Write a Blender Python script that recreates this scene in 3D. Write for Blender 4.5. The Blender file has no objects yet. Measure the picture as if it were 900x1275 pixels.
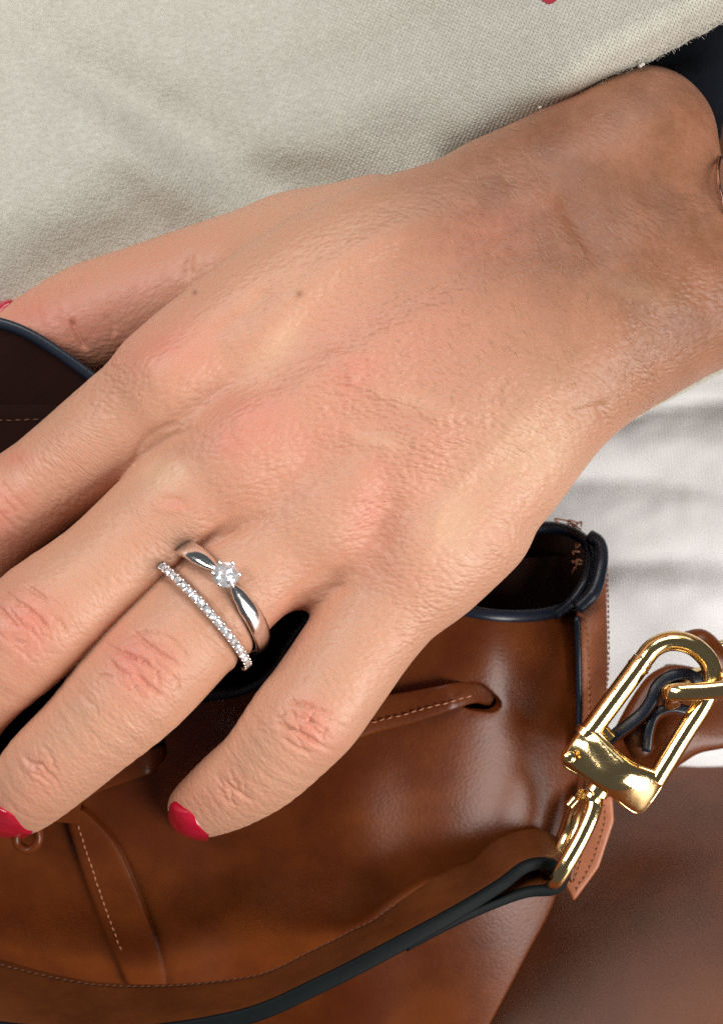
import bpy, math, random, time
import numpy as np
from mathutils import Matrix, Vector
from mathutils.geometry import delaunay_2d_cdt
random.seed(7); RNG = np.random.RandomState(11)
_t0 = time.time()

# ------------------------------------------------------------------ frame of reference
S = 0.000125            # metres per unit (the place is laid out in eighths of a millimetre)
D = 2400.0              # camera distance in the same units
PITCH = math.radians(60)   # the camera looks down by this much
RX = math.radians(90) - PITCH
ROT = Matrix.Rotation(RX, 4, 'X')
WORLD = Matrix.Translation((0, 0, 0.6)) @ ROT
scene = bpy.context.scene
COL = scene.collection

def L(u, v, z):
    """a point z above the reference plane, seen where the sight line (u, v) goes"""
    u = np.asarray(u, float); v = np.asarray(v, float); z = np.asarray(z, float)
    k = (D - z) / D
    return np.stack(np.broadcast_arrays((u - 450) * k, (637.5 - v) * k, z), -1)
def LV(u, v, z): return Vector(L(u, v, z).tolist())

# ------------------------------------------------------------------ camera, light, exposure
cam_d = bpy.data.cameras.new('camera'); cam = bpy.data.objects.new('camera', cam_d); COL.objects.link(cam)
cam.matrix_world = WORLD @ Matrix.Translation((0, 0, D * S))
cam_d.sensor_fit = 'VERTICAL'; cam_d.sensor_height = 24
cam_d.lens = 12 / (637.5 / D)
cam_d.clip_start = 0.01; cam_d.clip_end = 20
cam_d.dof.use_dof = True; cam_d.dof.focus_distance = (D - 90) * S; cam_d.dof.aperture_fstop = 13
scene.camera = cam

world = bpy.data.worlds.new('World'); scene.world = world; world.use_nodes = True
wn = world.node_tree.nodes; bgn = wn['Background']
bgn.inputs[0].default_value = (0.90, 0.93, 1.0, 1); bgn.inputs[1].default_value = 0.085

def area(name, pos, target, sx, sy, power, color):
    d = bpy.data.lights.new(name, 'AREA'); d.shape = 'RECTANGLE'; d.size = sx; d.size_y = sy
    d.energy = power; d.color = color
    o = bpy.data.objects.new(name, d); COL.objects.link(o)
    p = Vector(pos); t = Vector(target)
    q = (p - t).to_track_quat('Z', 'Y')
    o.matrix_world = WORLD @ (Matrix.Translation(p) @ q.to_matrix().to_4x4())
    return o
area('window_light', (-0.56, 0.26, 0.64), (0, 0, 0), 0.30, 0.55, 5.0, (1.0, 0.99, 0.97))
area('window_light', (-0.02, 0.62, 0.62), (0, 0, 0), 0.50, 0.34, 3.4, (1.0, 0.99, 0.97))
area('window_light', (0.60, -0.42, 0.46), (0.02, -0.02, 0), 0.42, 0.55, 9.6, (1.0, 0.965, 0.925))
area('ceiling_light', (0.30, 0.86, 0.50), (0, 0, 0), 0.6, 0.4, 0.9, (0.95, 0.96, 1.0))  # added lamp for the sheen on the floor, not a known fixture

scene.view_settings.view_transform = 'Standard'; scene.view_settings.look = 'None'
scene.view_settings.exposure = 0.02; scene.view_settings.gamma = 1.0
cy = scene.cycles
cy.use_denoising = False
try: cy.denoiser = 'OPENIMAGEDENOISE'
except Exception: pass
cy.max_bounces = 8; cy.diffuse_bounces = 3; cy.glossy_bounces = 4; cy.transmission_bounces = 6
cy.caustics_reflective = False; cy.caustics_refractive = False
cy.sample_clamp_indirect = 3.0
cy.use_adaptive_sampling = True; cy.adaptive_threshold = 0.02
VOX = 2.3

# ------------------------------------------------------------------ helpers
def link(me, name, parent=None, origin=None, mats=()):
    """vertices are in layout units; origin (layout units) becomes the object's origin"""
    o = bpy.data.objects.new(name, me); COL.objects.link(o)
    for m in mats: me.materials.append(m)
    if parent is None:
        o.matrix_world = WORLD @ Matrix.Translation(Vector(origin) * S if origin is not None else Vector((0, 0, 0)))
    else:
        o.parent = parent
    return o
def orig(parent): return np.array(parent.get('_o', (0., 0., 0.)) if parent is not None else (0., 0., 0.))
def make(name, verts, faces, mat, parent=None, origin=None, smooth=True, sharp=None, uv=None, attrs=None, flow=None):
    verts = np.asarray(verts, float)
    if parent is not None: org = ORG[parent.name]
    else: org = np.array(origin if origin is not None else (0., 0., 0.))
    me = bpy.data.meshes.new(name)
    vv = (verts - org) * S
    if isinstance(faces, np.ndarray):
        n = len(faces); k = faces.shape[1]
        me.vertices.add(len(vv)); me.vertices.foreach_set('co', vv.astype(np.float32).ravel())
        me.loops.add(n * k); me.loops.foreach_set('vertex_index', faces.astype(np.int32).ravel())
        me.polygons.add(n); me.polygons.foreach_set('loop_start', np.arange(0, n * k, k, dtype=np.int32))
        me.update(calc_edges=True)
    else:
        me.from_pydata(vv.tolist(), [], [list(map(int, f)) for f in faces])
    me.validate()
    me.polygons.foreach_set('use_smooth', [smooth] * len(me.polygons))
    if sharp: me.set_sharp_from_angle(angle=math.radians(sharp))
    if attrs:
        for k2, a in attrs.items():
            at = me.attributes.new(k2, 'FLOAT', 'POINT'); at.data.foreach_set('value', np.asarray(a, np.float32))
    if flow is not None:
        at = me.attributes.new('flow', 'FLOAT_VECTOR', 'POINT'); at.data.foreach_set('vector', np.asarray(flow, np.float32).ravel())
    if uv is not None:
        lay = me.uv_layers.new(name='UVMap')
        li = np.empty(len(me.loops), np.int32); me.loops.foreach_get('vertex_index', li)
        lay.data.foreach_set('uv', np.asarray(uv, np.float32)[li].ravel())
    o = link(me, name, parent, org, [mat])
    ORG[o.name] = org
    return o
ORG = {}
def empty(name, origin):
    o = bpy.data.objects.new(name, None); COL.objects.link(o); o.empty_display_size = 0.01
    o.matrix_world = WORLD @ Matrix.Translation(Vector(origin) * S)
    ORG[o.name] = np.array(origin, float)
    return o
def tag(o, label=None, cat=None, group=None, kind=None):
    if label: o['label'] = label
    if cat: o['category'] = cat
    if group: o['group'] = group
    if kind: o['kind'] = kind
    return o

def cr(pts, n=6, closed=False):
    """Catmull-Rom through pts"""
    P = np.asarray(pts, float); m = len(P); out = []
    rng = range(m if closed else m - 1)
    for i in rng:
        if closed: p0, p1, p2, p3 = P[(i - 1) % m], P[i], P[(i + 1) % m], P[(i + 2) % m]
        else:
            p1, p2 = P[i], P[i + 1]; p0 = P[i - 1] if i > 0 else 2 * p1 - p2; p3 = P[i + 2] if i + 2 < m else 2 * p2 - p1
        for k in range(n):
            t = k / n
            out.append(0.5 * ((2 * p1) + (-p0 + p2) * t + (2 * p0 - 5 * p1 + 4 * p2 - p3) * t * t + (-p0 + 3 * p1 - 3 * p2 + p3) * t ** 3))
    if not closed: out.append(P[-1])
    return np.array(out)
def resample(P, step):
    P = np.asarray(P, float); d = np.r_[0, np.cumsum(np.linalg.norm(np.diff(P, axis=0), axis=1))]
    n = max(2, int(round(d[-1] / step)) + 1); t = np.linspace(0, d[-1], n)
    return np.stack([np.interp(t, d, P[:, i]) for i in range(P.shape[1])], -1)
def unit(a): return a / np.maximum(np.linalg.norm(a, axis=-1, keepdims=True), 1e-9)

def sweep(path, Wv, Tv, prof, closed=False, cap=True):
    """path Nx3, Wv/Tv Nx3 half vectors, prof Mx2 (or N x M x 2)"""
    path = np.asarray(path); N = len(path); prof = np.asarray(prof, float)
    if prof.ndim == 2: prof = np.broadcast_to(prof, (N,) + prof.shape)
    M = prof.shape[1]
    V = path[:, None, :] + prof[..., 0:1] * Wv[:, None, :] + prof[..., 1:2] * Tv[:, None, :]
    V = V.reshape(-1, 3); F = []
    R = range(N if closed else N - 1)
    for i in R:
        j = (i + 1) % N
        for k in range(M):
            l = (k + 1) % M
            F.append((i * M + k, j * M + k, j * M + l, i * M + l))
    if cap and not closed:
        F.append(tuple(range(M))); F.append(tuple((N - 1) * M + k for k in reversed(range(M))))
    return V, F
def circ(n, p=2.0):
    a = np.linspace(0, 2 * math.pi, n, endpoint=False); c, s = np.cos(a), np.sin(a)
    return np.stack([np.sign(c) * np.abs(c) ** (2 / p), np.sign(s) * np.abs(s) ** (2 / p)], -1)
def frames(path, closed=False, up=None):
    P = np.asarray(path, float)
    if closed: T = np.roll(P, -1, 0) - np.roll(P, 1, 0)
    else: T = np.gradient(P, axis=0)
    T = unit(T)
    if up is None:
        up = np.array((0, 0, 1.)) if abs(T[0][2]) < .9 else np.array((0, 1., 0))
        out = []; n = unit(up - T[0] * (up @ T[0]))
        for t in T:
            n = unit(n - t * (n @ t)); out.append(n)
        Nn = np.array(out)
    else:
        up = np.broadcast_to(np.asarray(up, float), P.shape); Nn = unit(up - T * np.sum(up * T, -1, keepdims=True))
    return T, Nn, np.cross(T, Nn)
def tube(path, r, n=14, closed=False, up=None, flat=1.0, p=2.0):
    T, Nn, B = frames(path, closed, up)
    r = np.broadcast_to(np.asarray(r, float), (len(path),))[:, None]
    return sweep(path, B * r, Nn * r * flat, circ(n, p), closed)
def merge(parts):
    V = []; F = []; o = 0
    for v, f in parts:
        V.append(np.asarray(v)); F += [tuple(i + o for i in q) for q in f]; o += len(v)
    return np.concatenate(V), F
def ellipsoid(c, r, ax=None, n=12, m=8):
    V = []; F = []
    for j in range(m + 1):
        th = math.pi * j / m
        for i in range(n):
            ph = 2 * math.pi * i / n
            V.append((math.sin(th) * math.cos(ph), math.sin(th) * math.sin(ph), math.cos(th)))
    V = np.array(V) * np.asarray(r)
    if ax is not None: V = V @ np.asarray(ax)
    for j in range(m):
        for i in range(n):
            F.append((j * n + i, (j + 1) * n + i, (j + 1) * n + (i + 1) % n, j * n + (i + 1) % n))
    return V + np.asarray(c), F

# noise ------------------------------------------------------------
def _h(i, j, k):
    n = (i * 374761393 + j * 668265263 + k * 2147483647) & 0xffffffff
    n = ((n ^ (n >> 13)) * 1274126177) & 0xffffffff
    return ((n ^ (n >> 16)) & 0xffff) / 65535.0
def vnoise(x, y, seed=0):
    x = np.asarray(x, float); y = np.asarray(y, float)
    i = np.floor(x).astype(np.int64); j = np.floor(y).astype(np.int64)
    fx = x - i; fy = y - j; fx = fx * fx * (3 - 2 * fx); fy = fy * fy * (3 - 2 * fy)
    a = _h(i, j, seed); b = _h(i + 1, j, seed); c = _h(i, j + 1, seed); d = _h(i + 1, j + 1, seed)
    return (a + (b - a) * fx) * (1 - fy) + (c + (d - c) * fx) * fy - 0.5
def fbm(x, y, seed=0, oct=3):
    s = 0; a = 1
    for o in range(oct):
        s = s + a * vnoise(x * 2 ** o, y * 2 ** o, seed + o * 17); a *= .5
    return s
def segdist(px, py, poly):
    """distance to polyline and arclength fraction"""
    P = np.asarray(poly, float); best = np.full(px.shape, 1e9); tt = np.zeros(px.shape)
    d = np.r_[0, np.cumsum(np.linalg.norm(np.diff(P, axis=0), axis=1))]
    for a, b, s0, s1 in zip(P[:-1], P[1:], d[:-1], d[1:]):
        ab = b - a; q = np.clip(((px - a[0]) * ab[0] + (py - a[1]) * ab[1]) / max(ab @ ab, 1e-9), 0, 1)
        e = np.hypot(px - a[0] - q * ab[0], py - a[1] - q * ab[1]); m = e < best
        best = np.where(m, e, best); tt = np.where(m, (s0 + q * (s1 - s0)) / d[-1], tt)
    return best, tt

# sheets of leather, metal plate and cloth --------------------------
def inside(poly, x, y):
    P = np.asarray(poly); r = np.zeros(np.shape(x), bool); n = len(P); j = n - 1
    for i in range(n):
        xi, yi = P[i]; xj, yj = P[j]
        with np.errstate(divide='ignore', invalid='ignore'):
            r ^= ((yi > y) != (yj > y)) & (x < (xj - xi) * (y - yi) / (yj - yi + 1e-12) + xi)
        j = i
    return r
def sheet(outline, zf, thick, spacing=10, holes=(), bev=3.0, seg=None, uvs=1.0):
    seg = seg or spacing
    def close(P): P = np.asarray(P, float); return resample(np.vstack([P, P[:1]]), seg)[:-1]
    loops = [close(outline)] + [close(h) for h in holes]
    pts = []; edges = []
    for Lp in loops:
        b = len(pts); pts += Lp.tolist(); edges += [(b + i, b + (i + 1) % len(Lp)) for i in range(len(Lp))]
    nb = len(pts)
    O = loops[0]; x0, y0 = O.min(0); x1, y1 = O.max(0)
    def bdist(x, y):
        d = np.full(x.shape, 1e9)
        for Lp in loops: d = np.minimum(d, segdist(x, y, np.vstack([Lp, Lp[:1]]))[0])
        return d
    gx, gy = np.meshgrid(np.arange(x0, x1, spacing), np.arange(y0, y1, spacing)); gx = gx.ravel() + 0.013; gy = gy.ravel() + 0.017
    gx = gx + (np.round((gy - y0) / spacing).astype(int) % 2) * spacing / 2
    ok = inside(O, gx, gy)
    for h in loops[1:]: ok &= ~inside(h, gx, gy)
    gx, gy = gx[ok], gy[ok]; d = bdist(gx, gy); ok = d > max(spacing * .55, bev * 1.3); gx, gy = gx[ok], gy[ok]
    extra = []
    if bev > 0:           # an inner loop for the bevel
        for li, Lp in enumerate(loops):
            for fr in (0.35, 1.0):
                t = np.roll(Lp, -1, 0) - np.roll(Lp, 1, 0); n = unit(np.stack([-t[:, 1], t[:, 0]], -1))
                c = Lp + n * bev * fr * 1.0; s = inside(O, c[:, 0], c[:, 1])
                for h in loops[1:]: s &= ~inside(h, c[:, 0], c[:, 1])
                c2 = Lp - n * bev * fr; s2 = inside(O, c2[:, 0], c2[:, 1])
                for h in loops[1:]: s2 &= ~inside(h, c2[:, 0], c2[:, 1])
                cc = np.where(s[:, None], c, c2); k = (s | s2)
                k &= bdist(cc[:, 0], cc[:, 1]) > bev * fr * .8
                extra.append(cc[k])
    allp = pts + (np.concatenate(extra).tolist() if extra else []) + np.stack([gx, gy], -1).tolist()
    res = delaunay_2d_cdt([Vector(p) for p in allp], edges, [], 0, 1e-4)
    P = np.array([tuple(p) for p in res[0]]); F = np.array([f for f in res[2] if len(f) == 3])
    c = P[F].mean(1); ok = inside(O, c[:, 0], c[:, 1])
    for h in loops[1:]: ok &= ~inside(h, c[:, 0], c[:, 1])
    F = F[ok]
    # orient so that the normal faces the camera
    a, b2, c2 = P[F[:, 0]], P[F[:, 1]], P[F[:, 2]]
    cr_ = (b2[:, 0] - a[:, 0]) * (c2[:, 1] - a[:, 1]) - (b2[:, 1] - a[:, 1]) * (c2[:, 0] - a[:, 0])
    F[cr_ > 0] = F[cr_ > 0][:, ::-1]
    d = bdist(P[:, 0], P[:, 1])
    z = zf(P[:, 0], P[:, 1])
    zt = z.copy()
    if bev > 0:
        q = np.clip(1 - d / bev, 0, 1); zt = z - bev * (1 - np.sqrt(np.maximum(1 - q * q, 0))) * 0.8
    top = L(P[:, 0], P[:, 1], zt); e = 2.0
    nx = (zf(P[:, 0] + e, P[:, 1]) - zf(P[:, 0] - e, P[:, 1])) / (2 * e); ny = (zf(P[:, 0], P[:, 1] + e) - zf(P[:, 0], P[:, 1] - e)) / (2 * e)
    nrm = unit(np.stack([-nx, ny, np.ones_like(nx)], -1))
    bot = L(P[:, 0], P[:, 1], z) - nrm * thick
    n = len(P); faces = [tuple(f) for f in F] + [tuple(f[::-1] + n) for f in F]
    ec = {}
    for f in F:
        for i in range(3):
            a_, b_ = int(f[i]), int(f[(i + 1) % 3])
            if (b_, a_) in ec: ec.pop((b_, a_))
            else: ec[(a_, b_)] = 1
    for a_, b_ in ec: faces.append((b_, a_, a_ + n, b_ + n))
    uv = np.vstack([P, P]) / 100 * uvs
    return np.vstack([top, bot]), faces, uv

# ------------------------------------------------------------------ materials
def mat(name):
    m = bpy.data.materials.new(name); m.use_nodes = True
    nt = m.node_tree; b = nt.nodes['Principled BSDF']
    return m, nt, b
def N(nt, t, **kw):
    n = nt.nodes.new(t)
    for k, v in kw.items():
        if k.startswith('i_'):
            key = k[2:]; key = int(key) if key.isdigit() else key.replace('_', ' ')
            n.inputs[key].default_value = v
        else: setattr(n, k, v)
    return n
def math_(nt, op, a, b=None, c=None):
    n = nt.nodes.new('ShaderNodeMath'); n.operation = op
    for i, x in enumerate((a, b, c)):
        if x is None: continue
        if isinstance(x, (int, float)): n.inputs[i].default_value = x
        else: nt.links.new(x, n.inputs[i])
    return n.outputs[0]
def mixc(nt, f, a, b, mode='MIX'):
    n = nt.nodes.new('ShaderNodeMix'); n.data_type = 'RGBA'; n.blend_type = mode
    for idx, x in ((0, f), (6, a), (7, b)):
        if isinstance(x, (int, float)): n.inputs[idx].default_value = x
        elif isinstance(x, tuple): n.inputs[idx].default_value = x if len(x) == 4 else x + (1,)
        else: nt.links.new(x, n.inputs[idx])
    return n.outputs[2]
def objco(nt, scale, rot=(0, 0, 0), sc=(1, 1, 1)):
    """object space in layout units / scale"""
    tc = N(nt, 'ShaderNodeTexCoord'); mp = N(nt, 'ShaderNodeMapping')
    mp.inputs['Rotation'].default_value = rot
    mp.inputs['Scale'].default_value = tuple(1 / (S * scale) * s for s in sc)
    nt.links.new(tc.outputs['Object'], mp.inputs['Vector']); return mp.outputs[0]
def noise(nt, vec, scale=1, detail=3, rough=.5, dist=0):
    n = N(nt, 'ShaderNodeTexNoise'); n.inputs['Scale'].default_value = scale; n.inputs['Detail'].default_value = detail
    n.inputs['Roughness'].default_value = rough; n.inputs['Distortion'].default_value = dist
    nt.links.new(vec, n.inputs['Vector']); return n.outputs[0]
def ramp(nt, x, a, b, smooth=True):
    n = N(nt, 'ShaderNodeMapRange'); n.interpolation_type = 'SMOOTHSTEP' if smooth else 'LINEAR'
    n.inputs['From Min'].default_value = a; n.inputs['From Max'].default_value = b
    nt.links.new(x, n.inputs['Value']); return n.outputs[0]
def bump(nt, h, dist, strength=1.0, prev=None):
    n = N(nt, 'ShaderNodeBump'); n.inputs['Distance'].default_value = dist * S; n.inputs['Strength'].default_value = strength
    nt.links.new(h, n.inputs['Height'])
    if prev is not None: nt.links.new(prev, n.inputs['Normal'])
    return n.outputs[0]
def attr(nt, name):
    n = N(nt, 'ShaderNodeAttribute'); n.attribute_name = name; return n.outputs['Fac']

# skin
def skin_material():
    m, nt, b = mat('skin'); K = nt.links.new
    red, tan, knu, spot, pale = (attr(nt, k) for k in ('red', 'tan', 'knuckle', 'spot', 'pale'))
    co = objco(nt, 1.0)
    n1 = noise(nt, objco(nt, 60), 1, 4, .6); n2 = noise(nt, objco(nt, 16), 1, 3, .6)
    c = mixc(nt, tan, (0.60, 0.322, 0.208), (0.22, 0.090, 0.045))  # darker skin tone: slight tan, mostly painted shade
    c = mixc(nt, red, c, (0.60, 0.19, 0.14))
    c = mixc(nt, pale, c, (0.68, 0.47, 0.30))
    c = mixc(nt, math_(nt, 'MULTIPLY', ramp(nt, n1, .35, .7), .22), c, (0.58, 0.26, 0.16))
    c = mixc(nt, math_(nt, 'MULTIPLY', ramp(nt, n2, .45, .75), .09), c, (0.48, 0.24, 0.14))
    c = mixc(nt, spot, c, (0.22, 0.085, 0.04))
    K(c, b.inputs['Base Color'])
    # micro relief: stretched cells of skin grain, crossed furrows over the knuckles
    wv = N(nt, 'ShaderNodeVectorMath', operation='MULTIPLY_ADD')
    nz = N(nt, 'ShaderNodeTexNoise'); nz.inputs['Scale'].default_value = 1; nz.inputs['Detail'].default_value = 2
    K(objco(nt, 30), nz.inputs['Vector']); K(nz.outputs['Color'], wv.inputs[0])
    wv.inputs[1].default_value = (1.1, 1.1, 1.1)
    fa = N(nt, 'ShaderNodeAttribute'); fa.attribute_name = 'flow'
    fm = N(nt, 'ShaderNodeMapping'); fm.inputs['Scale'].default_value = (1 / 10.5, 1 / 5.4, 1 / 8.0); K(fa.outputs['Vector'], fm.inputs['Vector'])
    K(fm.outputs[0], wv.inputs[2])
    fm2 = N(nt, 'ShaderNodeVectorRotate'); fm2.rotation_type = 'Z_AXIS'; fm2.inputs['Angle'].default_value = math.radians(-47); K(fa.outputs['Vector'], fm2.inputs['Vector'])
    fm3 = N(nt, 'ShaderNodeMapping'); fm3.inputs['Scale'].default_value = (1 / 11.0, 1 / 5.2, 1 / 9.0); K(fm2.outputs[0], fm3.inputs['Vector'])
    fin = attr(nt, 'finger')
    vs = []
    for src in (wv.outputs[0], None):
        vo = N(nt, 'ShaderNodeTexVoronoi', feature='SMOOTH_F1'); vo.inputs['Scale'].default_value = 1; vo.inputs['Smoothness'].default_value = .35
        if src is None:
            w2 = N(nt, 'ShaderNodeVectorMath', operation='MULTIPLY_ADD'); K(nz.outputs['Color'], w2.inputs[0]); w2.inputs[1].default_value = (1.0, 1.0, 1.0); K(fm3.outputs[0], w2.inputs[2]); src = w2.outputs[0]
        K(src, vo.inputs['Vector']); vs.append(vo.outputs['Distance'])
    vd = N(nt, 'ShaderNodeMix'); vd.data_type = 'FLOAT'; K(fin, vd.inputs[0]); K(vs[0], vd.inputs[2]); K(vs[1], vd.inputs[3])
    cell = math_(nt, 'SUBTRACT', 1.0, vd.outputs[0])
    vo3 = N(nt, 'ShaderNodeTexVoronoi', feature='SMOOTH_F1'); vo3.inputs['Scale'].default_value = 1; vo3.inputs['Smoothness'].default_value = .3
    K(objco(nt, 5.0, (0, 0, math.radians(35)), (0.6, 1.1, 1)), vo3.inputs['Vector'])
    cell = math_(nt, 'ADD', cell, math_(nt, 'MULTIPLY', vo3.outputs['Distance'], -.35))
    fine = noise(nt, objco(nt, 3.2), 1, 2, .6)
    mod = math_(nt, 'MULTIPLY_ADD', ramp(nt, noise(nt, objco(nt, 120), 1, 2), .35, .65), .5, .6)
    amp = attr(nt, 'grain')
    h = math_(nt, 'MULTIPLY', cell, math_(nt, 'MULTIPLY', mod, amp))
    h = math_(nt, 'ADD', h, math_(nt, 'MULTIPLY', fine, .16))
    # knuckle net
    wk = N(nt, 'ShaderNodeVectorMath', operation='MULTIPLY_ADD'); K(nz.outputs['Color'], wk.inputs[0]); wk.inputs[1].default_value = (1.3, 1.3, 1.3)
    K(objco(nt, 17.0, (0, 0, math.radians(40)), (0.65, 1.2, 1)), wk.inputs[2])
    v2 = N(nt, 'ShaderNodeTexVoronoi', feature='DISTANCE_TO_EDGE'); v2.inputs['Scale'].default_value = 1; K(wk.outputs[0], v2.inputs['Vector'])
    kn = math_(nt, 'MULTIPLY', math_(nt, 'MINIMUM', v2.outputs['Distance'], .16), 7.0)
    h = math_(nt, 'ADD', h, math_(nt, 'MULTIPLY', math_(nt, 'MULTIPLY', kn, .28), knu))
    nn = bump(nt, h, 2.0, 1.0)
    K(nn, b.inputs['Normal'])
    rr = math_(nt, 'MULTIPLY_ADD', ramp(nt, n2, .3, .7), .12, .43)
    K(rr, b.inputs['Roughness'])
    b.inputs['Specular IOR Level'].default_value = 0.4
    b.inputs['Subsurface Weight'].default_value = 0.22
    b.inputs['Subsurface Radius'].default_value = (1.0, 0.32, 0.16)
    b.inputs['Subsurface Scale'].default_value = 0.0009
    b.inputs['Sheen Weight'].default_value = 0.04; b.inputs['Sheen Roughness'].default_value = .4
    return m
SKIN = skin_material()

def leather(name, col, col2, rough=.34, coat=.25, grain=.5, spec=.38, wear=.35):
    m, nt, b = mat(name); K = nt.links.new
    n1 = noise(nt, objco(nt, 90), 1, 4, .6); n2 = noise(nt, objco(nt, 10), 1, 4, .65)
    c = mixc(nt, ramp(nt, n1, .3, .72), col, col2)
    c = mixc(nt, math_(nt, 'MULTIPLY', ramp(nt, n2, .5, .8), wear), c, tuple(x * 1.35 for x in col2))
    K(c, b.inputs['Base Color'])
    vo = N(nt, 'ShaderNodeTexVoronoi', feature='SMOOTH_F1'); vo.inputs['Scale'].default_value = 1
    K(objco(nt, 4.2), vo.inputs['Vector'])
    h = math_(nt, 'ADD', math_(nt, 'MULTIPLY', vo.outputs['Distance'], -grain), math_(nt, 'MULTIPLY', noise(nt, objco(nt, 2.5), 1, 2), .3 * grain))
    h = math_(nt, 'ADD', h, math_(nt, 'MULTIPLY', noise(nt, objco(nt, 90), 1, 2), 1.2 * grain))
    K(bump(nt, h, 1.0, .35), b.inputs['Normal'])
    K(math_(nt, 'MULTIPLY_ADD', n1, .14, rough - .06), b.inputs['Roughness'])
    b.inputs['Specular IOR Level'].default_value = spec
    b.inputs['Coat Weight'].default_value = coat; b.inputs['Coat Roughness'].default_value = .28
    return m
LEATHER = leather('brown_leather', (0.090, 0.019, 0.004), (0.138, 0.032, 0.005), rough=.32, wear=.15, coat=.03, spec=.26)
LEATHER_LIGHT = leather('tan_leather', (0.40, 0.125, 0.055), (0.45, 0.155, 0.065), rough=.42, coat=.1)
LEATHER_STRAP = leather('strap_leather', (0.07, 0.018, 0.004), (0.11, 0.030, 0.0055), rough=.42, coat=.03)
LINING = leather('dark_lining', (0.011, 0.003, 0.002), (0.017, 0.0045, 0.0025), rough=.7, coat=0, spec=.08)
STRAP_EDGE = leather('dark_strap_edge', (0.002, 0.0035, 0.004), (0.0035, 0.0055, 0.0065), rough=.6, coat=0, grain=.4, wear=.1, spec=.12)
EDGE = leather('navy_edge_paint', (0.006, 0.010, 0.020), (0.009, 0.015, 0.029), rough=.34, coat=.1, grain=.25, wear=.1, spec=.4)
def plain(name, col, rough=.5, metal=0, **kw):
    m, nt, b = mat(name)
    n1 = noise(nt, objco(nt, 25), 1, 3, .6)
    c = mixc(nt, n1, tuple(x * .88 for x in col), tuple(min(1, x * 1.1) for x in col)); nt.links.new(c, b.inputs['Base Color'])
    b.inputs['Roughness'].default_value = rough; b.inputs['Metallic'].default_value = metal
    for k, v in kw.items(): b.inputs[k.replace('_', ' ')].default_value = v
    return m
THREAD = plain('tan_thread', (0.42, 0.17, 0.085), .7)
THREAD_DARK = plain('brown_thread', (0.11, 0.04, 0.018), .7)
def metal(name, col, rough, scratch=.25):
    m, nt, b = mat(name); K = nt.links.new
    n1 = noise(nt, objco(nt, 22), 1, 4, .6)
    sc = noise(nt, objco(nt, 3, (0, 0, .6), (.15, 2.2, 1)), 1, 3, .7)
    b.inputs['Metallic'].default_value = 1
    b.inputs['Base Color'].default_value = col + (1,)
    K(math_(nt, 'MULTIPLY_ADD', ramp(nt, sc, .5, .75), .10, rough), b.inputs['Roughness'])
    h = math_(nt, 'ADD', math_(nt, 'MULTIPLY', n1, 2.2), math_(nt, 'MULTIPLY', sc, .12))
    K(bump(nt, h, 1.0, scratch), b.inputs['Normal'])
    return m
GOLD = metal('polished_gold', (0.95, 0.70, 0.33), .11, .22)
SILVER = metal('white_gold', (0.90, 0.885, 0.87), .13, .05)
ROSE = metal('rose_gold', (0.85, 0.50, 0.38), .12, .1)
def gem():
    m, nt, b = mat('diamond')
    gl = N(nt, 'ShaderNodeBsdfGlossy'); gl.inputs['Color'].default_value = (1, 1, 1, 1); gl.inputs['Roughness'].default_value = .05
    df = N(nt, 'ShaderNodeBsdfDiffuse'); df.inputs['Color'].default_value = (.9, .91, .93, 1); m0 = N(nt, 'ShaderNodeMixShader'); m0.inputs[0].default_value = .38; nt.links.new(gl.outputs[0], m0.inputs[1]); nt.links.new(df.outputs[0], m0.inputs[2]); gl = m0
    mx = N(nt, 'ShaderNodeMixShader'); mx.inputs[0].default_value = .8; nt.links.new(b.outputs[0], mx.inputs[1]); nt.links.new(gl.outputs[0], mx.inputs[2]); nt.links.new(mx.outputs[0], nt.nodes['Material Output'].inputs[0])
    b.inputs['Base Color'].default_value = (.97, .97, 1, 1); b.inputs['Roughness'].default_value = 0.0
    b.inputs['Transmission Weight'].default_value = .78; b.inputs['IOR'].default_value = 2.4
    return m
GEM = gem()
def polish():
    m, nt, b = mat('red_nail_polish')
    n1 = noise(nt, objco(nt, 14), 1, 3)
    nt.links.new(mixc(nt, n1, (0.40, 0.004, 0.022), (0.52, 0.008, 0.038)), b.inputs['Base Color'])
    b.inputs['Roughness'].default_value = .22; b.inputs['Coat Weight'].default_value = 1; b.inputs['Coat Roughness'].default_value = .04
    nt.links.new(bump(nt, noise(nt, objco(nt, 18), 1, 2), 2.0, .3), b.inputs['Normal'])
    return m
POLISH = polish()

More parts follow.
